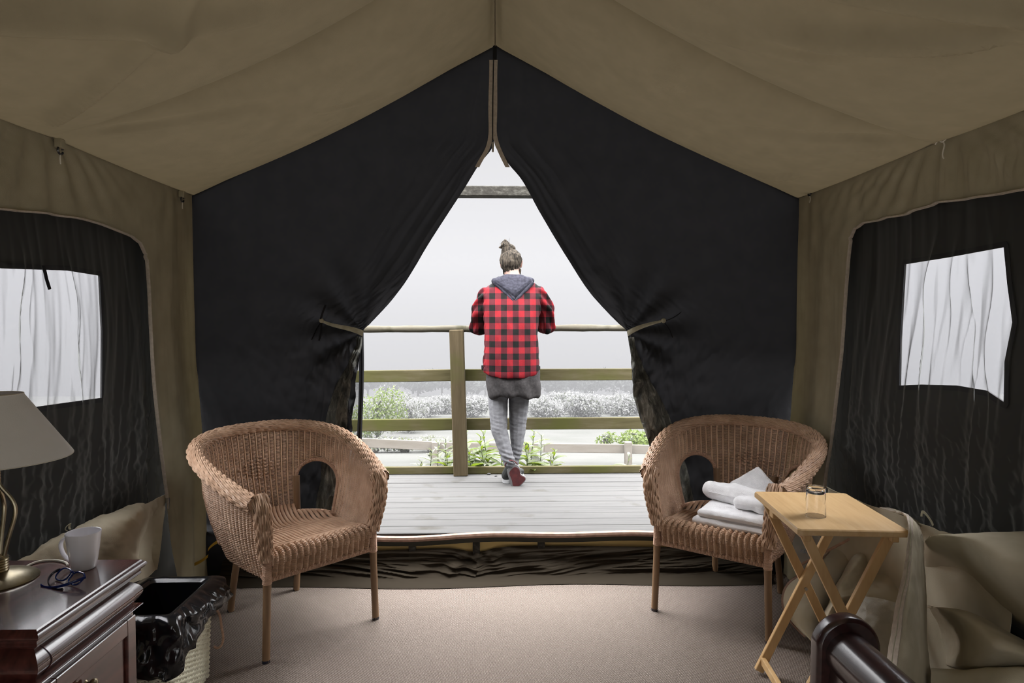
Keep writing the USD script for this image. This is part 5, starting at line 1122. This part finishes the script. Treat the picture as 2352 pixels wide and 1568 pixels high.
v = v + n_*wr_[:, None]
# curved shirt tail
lowm = v[:, 2] < P_(1175, 850, 4.65)[2]
v[lowm, 2] += (0.040*np.clip((side[lowm]-0.08)/0.13, 0, 1)**1.5)
shirt.vertices = v
sh_ = obj('shirt', shirt, plaid, pn, smooth=60, label='red and black checked flannel shirt')
hd_ = blend([hullman([(P_(1143, 648, 4.69), 0.034), (P_(1214, 648, 4.69), 0.034), (P_(1180, 672, 4.645), 0.036), (P_(1163, 640, 4.72), 0.034), (P_(1195, 640, 4.72), 0.034), (P_(1181, 681, 4.635), 0.020)]),
             hullman([(P_(1136, 645, 4.71), 0.024), (P_(1150, 642, 4.82), 0.026)]), hullman([(P_(1220, 645, 4.71), 0.024), (P_(1206, 642, 4.82), 0.026)]), hullman([(P_(1136, 645, 4.71), 0.024), (P_(1150, 655, 4.68), 0.03)]), hullman([(P_(1220, 645, 4.71), 0.024), (P_(1206, 655, 4.68), 0.03)])]
            + [hullman([(P_(*a_), ra_), (P_(*b_), rb_)]) for a_, ra_, b_, rb_ in (((1162, 640, 4.70), 0.018, (1160, 660, 4.655), 0.013), ((1160, 660, 4.655), 0.013, (1181, 686, 4.615), 0.009), ((1140, 652, 4.675), 0.014, (1178, 690, 4.615), 0.009), ((1222, 650, 4.675), 0.016, (1184, 690, 4.615), 0.009), ((1200, 642, 4.695), 0.018, (1192, 668, 4.63), 0.010))], 0.007, 3)
v = np.array(hd_.vertices); n_ = hd_.vertex_normals; hd_.vertices = v + n_*(0.005*(meshkit.fbm(v*22, 3, 3)-0.5)*2)[:, None]
obj('hood', hd_, hood_m, pn, smooth=50, label='navy grey jersey hood')
us_ = loft_solid([(1181, 911, 56, 4.655, 0.118), (1180, 905, 60, 4.652, 0.124), (1179, 880, 62, 4.650, 0.126), (1178, 850, 62, 4.650, 0.122), (1177, 835, 60, 4.652, 0.118)])
u2 = blend([to_man(us_)], 0.012, 2); v = np.array(u2.vertices); n_ = u2.vertex_normals
v = v + n_*(0.008*np.sin(v[:, 0]*52+v[:, 2]*14)*smooth01((0.80-v[:, 2])/0.1)+0.006*(meshkit.fbm(v*12, 3, 5)-0.5)*2)[:, None]; bt = v[:, 2] < P_(1180, 900, 4.65)[2]
v[bt, 2] += 0.010*np.sin(v[bt, 0]*15+1.8); u2.vertices = v
obj('undershirt', u2, grey_m, pn, smooth=50, label='long grey undershirt tail')
# --- jeans
jl = chain([(1146, 872, 4.655, 0.078), (1144, 920, 4.645, 0.071), (1146, 985, 4.620, 0.060), (1158, 1025, 4.600, 0.050), (1166, 1050, 4.590, 0.047), (1170, 1061, 4.588, 0.044)])
jr = chain([(1194, 872, 4.660, 0.080), (1191.5, 920, 4.670, 0.074), (1189, 985, 4.680, 0.060), (1187, 1030, 4.668, 0.043), (1180, 1064, 4.658, 0.036)])
jp = [hullman([(P_(1148, 865, 4.655), 0.085), (P_(1194, 865, 4.66), 0.085), (P_(1170, 885, 4.66), 0.07)])]
jn = blend(jl+jr+jp, 0.008, 6); v = np.array(jn.vertices); n_ = jn.vertex_normals
zk, za = P_(1146, 975, 4.62)[2], P_(1166, 1050, 4.59)[2]
wv_ = 0.0012*np.sin(v[:, 2]*230+v[:, 0]*60)*np.exp(-((v[:, 2]-zk)/0.07)**2) + 0.004*np.sin(v[:, 2]*190+v[:, 0]*65)*np.exp(-((v[:, 2]-za)/0.06)**2) + 0.003*(meshkit.fbm(v*np.array([18, 18, 30]), 3, 9)-0.5)*2
jn.vertices = v + n_*wv_[:, None]
obj('jeans', jn, jean_m, pn, smooth=60, label='skinny grey jeans')
# --- shoes
red_sole = mottled('red_sole', (0.0595, 0.0084, 0.0098), (0.0910, 0.0140, 0.0140), 40, 0.7, 0.5, 300); white_rub = plain('white_rubber', (0.2100, 0.2100, 0.2135), 0.6); blk_l = plain('black_leather', (0.0070, 0.0077, 0.0070), 0.5)
Yt, Yh = 4.590, 4.560
def solept(px, py): t = (py-1066)/54; return P_(px, py, Yh*(1-t)+Yt*t)
rs = [(1184, 1073), (1192, 1077), (1194, 1085), (1195.5, 1091), (1205, 1096.5), (1206.5, 1100), (1204, 1104.5), (1194, 1114), (1184, 1119.5), (1180.5, 1118), (1176.5, 1106.5), (1171, 1091), (1170, 1086), (1173.5, 1079.5), (1179.5, 1074)]
wsol = [(1182, 1066.5), (1190, 1070), (1195, 1080), (1197, 1090), (1206, 1095), (1208, 1100), (1205, 1106), (1195, 1115.5), (1183, 1121), (1177, 1119), (1171, 1106), (1166, 1090), (1165, 1081), (1169, 1073), (1175, 1068)]
def slab3(pts, d0, d1, n=70, infl=0.0):
    q = resample(np.array([solept(*p) for p in pts]), n, closed=True); c = q.mean(0)
    A = q + np.array([0, d0, 0]); B = q + (q-c)*infl + np.array([0, d1, 0]); k = np.arange(n); k2 = np.roll(k, -1)
    Vv = np.vstack([A, B, [c+np.array([0, d0, 0])], [c+np.array([0, d1, 0])]])
    f = np.vstack([np.stack([k, k2, k2+n], 1), np.stack([k, k2+n, k+n], 1), np.stack([k2, k, np.full(n, 2*n)], 1), np.stack([k+n, k2+n, np.full(n, 2*n+1)], 1)])
    t = trimesh.Trimesh(Vv, f, process=False); 
    if t.volume < 0: t.invert()
    return t
s1_ = obj('shoe', blend([hullman([(solept(1181, 1078)+np.array([0, 0.055, 0]), 0.036), (solept(1186, 1104)+np.array([0, 0.055, 0.01]), 0.036), (solept(1197, 1102)+np.array([0, 0.05, 0]), 0.024)]), hullman([(solept(1181, 1078)+np.array([0, 0.055, 0]), 0.038), (P_(1171, 1064, 4.60), 0.042)])], 0.008, 3), blk_l, pn, label='shoe with its toe on the deck, red sole showing')
obj('midsole', slab3(wsol, 0.004, 0.030), white_rub, s1_, smooth=30, label='white midsole'); obj('outsole', slab3(rs, -0.001, 0.006), red_sole, s1_, smooth=30, label='worn red outsole')
obj('collar_trim', tube(resample([P_(1160, 1071, 4.565), P_(1164, 1061, 4.552), P_(1172, 1057, 4.548), P_(1181, 1059, 4.556), P_(1188, 1066, 4.575)], 20), 0.004, 8), red_sole, s1_)
hs_ = atZ(1163, 1110, DZ) - pbase; ts_ = atZ(1198, 1093, DZ) - pbase
s2_ = obj('shoe', blend([hullman([(hs_+np.array([0.0, 0.035, 0.050]), 0.036), (hs_*0.5+ts_*0.5+np.array([0, 0.02, 0.050]), 0.038), (ts_+np.array([-0.01, -0.02, 0.038]), 0.030)]), hullman([(hs_+np.array([0.0, 0.035, 0.055]), 0.036), (P_(1173, 1072, 4.66), 0.036)])], 0.008, 3), blk_l, pn, label='planted black shoe with white sole')
d_ = (ts_-hs_); d_ /= np.linalg.norm(d_); sd_ = np.array([-d_[1], d_[0], 0])
so = np.array([hs_+d_*a+sd_*b+np.array([0, 0.005, 0]) for a, b in ((-0.008, 0), (0.0, 0.030), (0.06, 0.036), (0.13, 0.030), (0.19, 0.038), (0.24, 0.022), (0.252, 0), (0.24, -0.022), (0.19, -0.040), (0.13, -0.036), (0.06, -0.036), (0.0, -0.030))])
L_ = np.linalg.norm(ts_-hs_)/0.25
so = hs_+(so-hs_)*np.array([max(L_, 0.9), max(L_, 0.9), 1]); q = resample(so, 60, closed=True); n = 60
q[:, 2] = 0.002; pg = Polygon(q[:, :2]); m = extrude(pg, 0.024, np.array([[1, 0, 0, 0], [0, 1, 0, 0], [0, 0, 1, 0.001], [0, 0, 0, 1.0]])); obj('midsole', m, white_rub, s2_, smooth=30, label='white midsole')
# ------------------------------------------------------------------ plants and field beyond the deck
def leafmat(name, c0, c1, tr, scale=8):
    return K(stage, L+name, {"oi": ("object_info", {}), "g": ("geometry", {}), "r": ("rgb_ramp", {"ramp": [(0.0, c0), (1.0, c1)]}), "ad": ("math", {"math_type": "add"}), "fr": ("math", {"math_type": "fraction"}),
        "p": ("principled_bsdf", {"roughness": 0.5, "specular_ior_level": 0.35}), "t": ("translucent_bsdf", {"color": tr}), "m": ("mix_closure", {"fac": 0.35})},
        [("oi.random", "ad.value1"), ("g.random_per_island", "ad.value2"), ("ad.value", "fr.value1"), ("fr.value", "r.fac"), ("r.color", "p.base_color"), ("p.BSDF", "m.closure1"), ("t.BSDF", "m.closure2")], surface="m.closure")
big_leaf = leafmat('broad_leaf', (0.0420, 0.0665, 0.0070), (0.1085, 0.1225, 0.0700), (0.1050, 0.1470, 0.0105))
pale_leaf = leafmat('pale_leaf', (0.0910, 0.1015, 0.0595), (0.1400, 0.1435, 0.1260), (0.1120, 0.1260, 0.0630))
bush_leaf = leafmat('bush_leaf', (0.0350, 0.0630, 0.0084), (0.0910, 0.1155, 0.0315), (0.0840, 0.1260, 0.0140))
hedge_leaf = leafmat('hedge_leaf', (0.0630, 0.0735, 0.0525), (0.1050, 0.1120, 0.0910), (0.0630, 0.0700, 0.0420))
blossom = leafmat('white_blossom', (0.1680, 0.1680, 0.1645), (0.2100, 0.2100, 0.2065), (0.1680, 0.1680, 0.1645))
far_leaf = leafmat('far_leaf', (0.0420, 0.0525, 0.0455), (0.0770, 0.0840, 0.0770), (0.0350, 0.0385, 0.0315))
stem_m = plain('green_stem', (0.0630, 0.0770, 0.0350), 0.7); bark = mottled('bark', (0.0420, 0.0385, 0.0315), (0.0700, 0.0665, 0.0560), 10, 0.9)
def leaf_mesh(base, d, length, width, droop, upv=np.array([0, 0, 1.0])):
    """one lanceolate leaf, folded along its rib and arching over"""
    d = d/np.linalg.norm(d); s = np.cross(d, upv); s /= max(np.linalg.norm(s), 1e-6); n = np.cross(s, d)
    t = np.linspace(0, 1, 7); w = width*np.sin(PI*np.clip(t*0.93+0.04, 0, 1))**0.9*(1-0.35*t)
    c = base + d*(t*length)[:, None] - np.array([0, 0, 1.0])*(droop*length*t**2)[:, None]
    V = np.stack([c - s*w[:, None]/2 + n*(w*0.22)[:, None], c, c + s*w[:, None]/2 + n*(w*0.22)[:, None]], 1)
    return grid(V)
rg = np.random.default_rng(17)
def leafy_plant(x, y, h, nl, label, mat):
    z0 = gh(x, y)
    t = thing('leafy_plant', label, 'plant', (x, y, z0), 0, None)
    lean = np.array([rg.uniform(-.10, .10), rg.uniform(-.05, .05), 0])
    st = resample([(0, 0, 0), lean*0.4+np.array([0, 0, h*0.5]), lean+np.array([0, 0, h])], 16); obj('stem', tube(st, np.linspace(0.006, 0.0025, 16), 6), stem_m, t)
    for k in range(nl):
        f = 0.22+0.78*(k+0.5)/nl; b = np.array([np.interp(f, np.linspace(0, 1, 16), st[:, c]) for c in range(3)])
        a = k*2.4+rg.uniform(-.4, .4); tip = f > 0.88
        d = np.array([math.cos(a), math.sin(a), 1.3 if tip else rg.uniform(0.25, 0.8)])
        ln = (0.10 if tip else rg.uniform(0.15, 0.23))*(0.75+0.35*math.sin(PI*f)); obj('leaf', leaf_mesh(b, d, ln, ln*rg.uniform(0.30, 0.42), rg.uniform(0.15, 0.5)), mat, t, smooth=True)
plants = [(950, 1052, 5.12, 'low pale leafy plant at the far left end of the row behind the toe board'), (978, 1028, 5.2, 'pale leafy plant second from the left behind the toe board'), (1002, 1012, 5.3, 'tall pale leafy plant third from the left behind the toe board'), (1022, 1002, 5.35, 'tallest pale leafy plant left of the railing post'), (1026, 1035, 5.12, 'short pale leafy plant touching the left side of the railing post'),
          (1080, 1008, 5.15, 'green leafy plant touching the right side of the railing post'), (1088, 982, 5.35, 'tall green leafy plant right of the railing post'), (1100, 1020, 5.12, 'short bushy green plant midway between the post and the legs'), (1110, 995, 5.3, 'green leafy plant midway between the railing post and the legs'), (1126, 1012, 5.15, 'bushy green leafy plant left of the crossed legs'), (1136, 985, 5.35, 'tall green leafy plant partly behind the left leg'),
          (1160, 1005, 5.2, 'green leafy plant behind the crossed shins of the person'), (1200, 1012, 5.15, 'bushy green leafy plant touching the right shin'), (1208, 985, 5.35, 'tall leafy plant just right of the legs'), (1222, 1008, 5.15, 'bushy green leafy plant right of the shoes'), (1238, 992, 5.3, 'tall pale green leafy plant further right of the legs'), (1250, 1030, 5.15, 'low green leafy plant near the right end of the row'), (1270, 1040, 5.12, 'low pale leafy plant at the right end of the row'), (1427, 1040, 5.3, 'lone small pale plant beside the low field post')]
for i, (px, py, Y, lb) in enumerate(plants):
    top = atY(px, py, Y); h = top[2]-gh(top[0], Y); pale_ = i in (0, 1, 2, 3, 15, 17, 18)
    leafy_plant(top[0], Y, h*0.97, 12 if i == 18 else 26, lb, pale_leaf if pale_ else big_leaf)
def cloud_pts(n, r, c, flat=1.0, hollow=0.5):
    d = rg.normal(size=(n, 3)); d /= np.linalg.norm(d, axis=1, keepdims=True); q = d*np.asarray(r)*(hollow+(1-hollow)*rg.random((n, 1))**0.5)
    return q + np.asarray(c), d
def scatter_leaves(pts, dirs, size, rg_):
    n = len(pts); a = rg_.normal(size=(n, 3)); a /= np.linalg.norm(a, axis=1, keepdims=True); s = np.cross(a, dirs); s /= np.maximum(np.linalg.norm(s, axis=1, keepdims=True), 1e-6)
    sz = size*rg_.uniform(0.6, 1.3, (n, 1)); V = np.stack([pts-a*sz, pts-s*sz*0.45+dirs*sz*0.15, pts+a*sz, pts+s*sz*0.45+dirs*sz*0.15], 1).reshape(-1, 3)
    i = np.arange(n)*4; return TM(V, np.stack([i, i+1, i+2, i+3], 1))
def clumps(pts, r, rg_):
    base = trimesh.creation.icosphere(1, 1.0); n = len(pts); V = base.vertices[None]*(r*rg_.uniform(0.6, 1.3, (n, 1, 1)))*rg_.uniform(0.75, 1.2, (n, 1, 3)) + pts[:, None]
    F = base.faces[None]+(np.arange(n)*len(base.vertices))[:, None, None]; return TM(V.reshape(-1, 3), F.reshape(-1, 3))
def shrub(name, label, cat, x, y, w, h, nleaf, lsize, nfl, fsize, lm_, group=None, lobes=7, d=None, zb=None):
    z0 = gh(x, y) if zb is None else zb; t = thing(name, label, cat, (x, y, z0), 0, group); d = d or w
    ps, ds = [], []
    for k in range(lobes):
        c = np.array([rg.uniform(-.33, .33)*w, rg.uniform(-.33, .33)*d, rg.uniform(0.30, 0.66)*h]); p, dd = cloud_pts(nleaf//lobes, (w*0.30, d*0.30, h*0.32), c); ps.append(p); ds.append(dd)
    ps, ds = np.vstack(ps), np.vstack(ds); ok = ps[:, 2] > 0.02; ps, ds = ps[ok], ds[ok]
    obj('foliage', scatter_leaves(ps, ds, lsize, rg), lm_, t, smooth=False, kind='stuff')
    if nfl:
        k = rg.choice(len(ps), nfl, replace=nfl > len(ps)); m = np.abs(ps[k]-np.array([0, 0, 0.5*h])); pp = np.repeat(ps[k]+ds[k]*lsize*0.8, 8, 0); pp = pp+rg.normal(size=pp.shape)*fsize*0.62; dd_ = np.repeat(ds[k], 8, 0)+rg.normal(size=pp.shape)*0.6
        obj('blossom', scatter_leaves(pp, dd_/np.linalg.norm(dd_, axis=1, keepdims=True), fsize*0.52, rg), blossom, t, smooth=False, kind='stuff', label='white blossom')
    br = [tube(resample([(0, 0, 0), (rg.uniform(-.1, .1)*w, rg.uniform(-.1, .1)*w, h*0.3), (rg.uniform(-.3, .3)*w, rg.uniform(-.3, .3)*d, h*0.7)], 8), np.linspace(0.035, 0.012, 8)*max(1, h*0.6), 6) for _ in range(6)]
    obj('branches', cat_(br), bark, t); return t
def place(px, py_top, py_base, Y): a, b = atY(px, py_top, Y), atY(px, py_base, Y); return a[0], max(0.3, a[2]-gh(a[0], Y)), a[2]
x, h, _ = place(868, 876, 1000, 13.0); shrub('flowering_bush', 'green bush dotted with white flowers beside the left door flap', 'bush', x, 13.0, 1.15, h, 2600, 0.036, 420, 0.034, bush_leaf, lobes=10)
x, h, _ = place(938, 902, 1000, 14.8); shrub('flowering_bush', 'small pale flowering bush to the right of the green flowering bush', 'bush', x, 14.8, 0.75, h, 900, 0.036, 420, 0.04, hedge_leaf, lobes=6)
for px, pt_, wd, lb in ((962, 920, 2.0, 'white blossoming shrub at the left end of the hedge'), (1010, 908, 1.6, 'white blossoming shrub directly left of the railing post'), (1090, 905, 1.9, 'white blossoming shrub between the railing post and the person'), (1255, 912, 1.9, 'white blossoming shrub directly right of the person'), (1290, 900, 2.2, 'tall white blossoming shrub right of the person'),
                        (1345, 905, 2.4, 'wide white blossoming shrub with green gaps in the right half of the view'), (1395, 908, 2.2, 'white blossoming shrub second from the right flap'), (1445, 905, 2.2, 'white blossoming shrub beside the right door flap')):
    Y = {962: 20, 1010: 22.2, 1090: 20, 1255: 19.4, 1290: 21.4, 1345: 19.6, 1395: 22.2, 1445: 20.6}[px]; x, h, _ = place(px, pt_, 960, Y); shrub('blossom_shrub', lb, 'shrub', x, Y, wd*0.56, h, 900, 0.06, 620, 0.075, hedge_leaf, lobes=7, d=1.0)
x, h, _ = place(1482, 984, 1006, 10.0); shrub('low_bush', 'low fresh green bush by the foot of the right door flap', 'bush', x, 10.0, 0.75, h, 900, 0.035, 20, 0.03, bush_leaf, lobes=5)
x, h, _ = place(1390, 990, 1000, 10.2); shrub('low_bush', 'small low green clump left of the fresh green bush', 'bush', x, 10.2, 0.35, h, 260, 0.03, 20, 0.03, bush_leaf, lobes=4)
# scrub along the foot of the field
for px, wd, lb in ((860, 0.9, 'low pale scrub above the left end of the low fence'), (930, 0.8, 'low pale scrub in the middle of the left field edge'), (990, 0.6, 'low pale scrub close to the railing post')):
    x, h, _ = place(px, 992, 1008, 9.6); shrub('scrub', lb, 'scrub', x, 9.6, wd, h*0.8, 420, 0.03, 90, 0.02, pale_leaf, lobes=6, d=0.4)
# trees across the valley
far_lb = ['misty far tree at the left edge of the doorway view, above the green flowering bush', 'misty far tree above the right half of the green flowering bush', 'misty far tree midway between the left flap and the railing post', 'misty far tree immediately left of the railing post', 'misty far tree immediately right of the railing post', 'misty far tree just left of the shirt tail',
          'misty far tree hidden behind the left side of the shirt tail', 'misty far tree hidden behind the right side of the shirt tail', 'tall misty far tree immediately right of the person', 'misty far tree second to the right of the person', 'tallest misty far tree, third to the right of the person', 'misty far tree fourth to the right of the person', 'misty far tree at the edge of the right flap', 'misty far tree half hidden by the right flap']
for i, (px, pt_, w) in enumerate(((845, 856, 2.6), (900, 846, 3.4), (960, 852, 3.0), (1015, 842, 3.6), (1070, 850, 3.0), (1115, 846, 3.2), (1160, 850, 3.0), (1205, 846, 3.2), (1262, 840, 3.4), (1310, 848, 3.0), (1360, 838, 3.4), (1410, 840, 3.6), (1450, 845, 3.0), (1495, 850, 3.2))):
    Y = 55+(5.5 if i % 2 else 0.0); x, h, _ = place(px, pt_, 905, Y); z0 = gh(x, Y)
    t = thing('far_tree', far_lb[i], 'tree', (x, Y, z0), 0, 'misty trees across the valley')
    ps, ds = [], []
    for k in range(9):
        c = np.array([rg.uniform(-.32, .32)*w, rg.uniform(-.3, .3)*w, h*rg.uniform(0.35, 0.72)]); p, dd = cloud_pts(110, (w*0.26, w*0.26, h*0.25), c); ps.append(p); ds.append(dd)
    obj('crown', scatter_leaves(np.vstack(ps), np.vstack(ds), 0.20, rg), far_leaf, t, smooth=False, kind='stuff'); obj('trunk', tube([(0, 0, 0), (0, 0, h*0.5)], 0.09, 6), bark, t)
# low fence in the field with a stubby post
lf = thing('low_fence', 'low weathered timber rail fence in the field beyond the deck', 'fence')
def rail2(l, r, Y, hgt):
    a, b = atY(*l, Y), atY(*r, Y); obj('rail', bar(a, b, 0.04, hgt, (0, 0, 1), 0.004), far_wood_mat, lf, smooth=25)
rail2((790, 1014), (1045, 1026), 8.2, 0.115); rail2((1045, 1026), (1250, 1028), 8.2, 0.115); rail2((1250, 1028), (1447, 1030), 8.2, 0.115); rail2((1447, 1031), (1600, 1034), 8.2, 0.115)
for px, a, b in ((1443, 1014, 1064), (1000, 1014, 1062), (820, 1004, 1060)):
    p, q = atY(px, a, 8.12), atY(px, b, 8.12); q[2] = gh(q[0], 8.12)-0.05
    obj('post', bar(q, p, 0.088, 0.088, (0, 1, 0), 0.008), post_mat if False else far_wood_mat, lf, smooth=25)
for px, py, sz in ((1123, 1090, 0.013), (1139, 1094, 0.009)):
    p = atZ(px, py, DZ); pb_ = thing('pebble', 'small dark pebble on the deck, left of the shoes, the %s one' % ('larger' if sz > 0.01 else 'smaller'), 'pebble', (p[0], p[1], DZ)); obj('stone', wob(sph((0, 0, sz*0.5), sz, 2, (1.2, 0.9, 0.55)), 0.003, 80), plain('dark_stone%d' % (sz*1000), (0.01, 0.01, 0.01), 0.7), pb_)

# ------------------------------------------------------------------ mist lying in the valley
fog = K(stage, L+'valley_mist', {"v": ("principled_volume", {"color": (0.136, 0.136, 0.138), "density": 0.020, "anisotropy": 0.0})}, [], volume="v.volume")
obj('valley_mist', trimesh.creation.box(bounds=[(-90, 6.5, -40), (90, 150, 14)]), fog, smooth=False, label='white mist lying over the valley beyond the deck', cat='mist', kind='stuff')
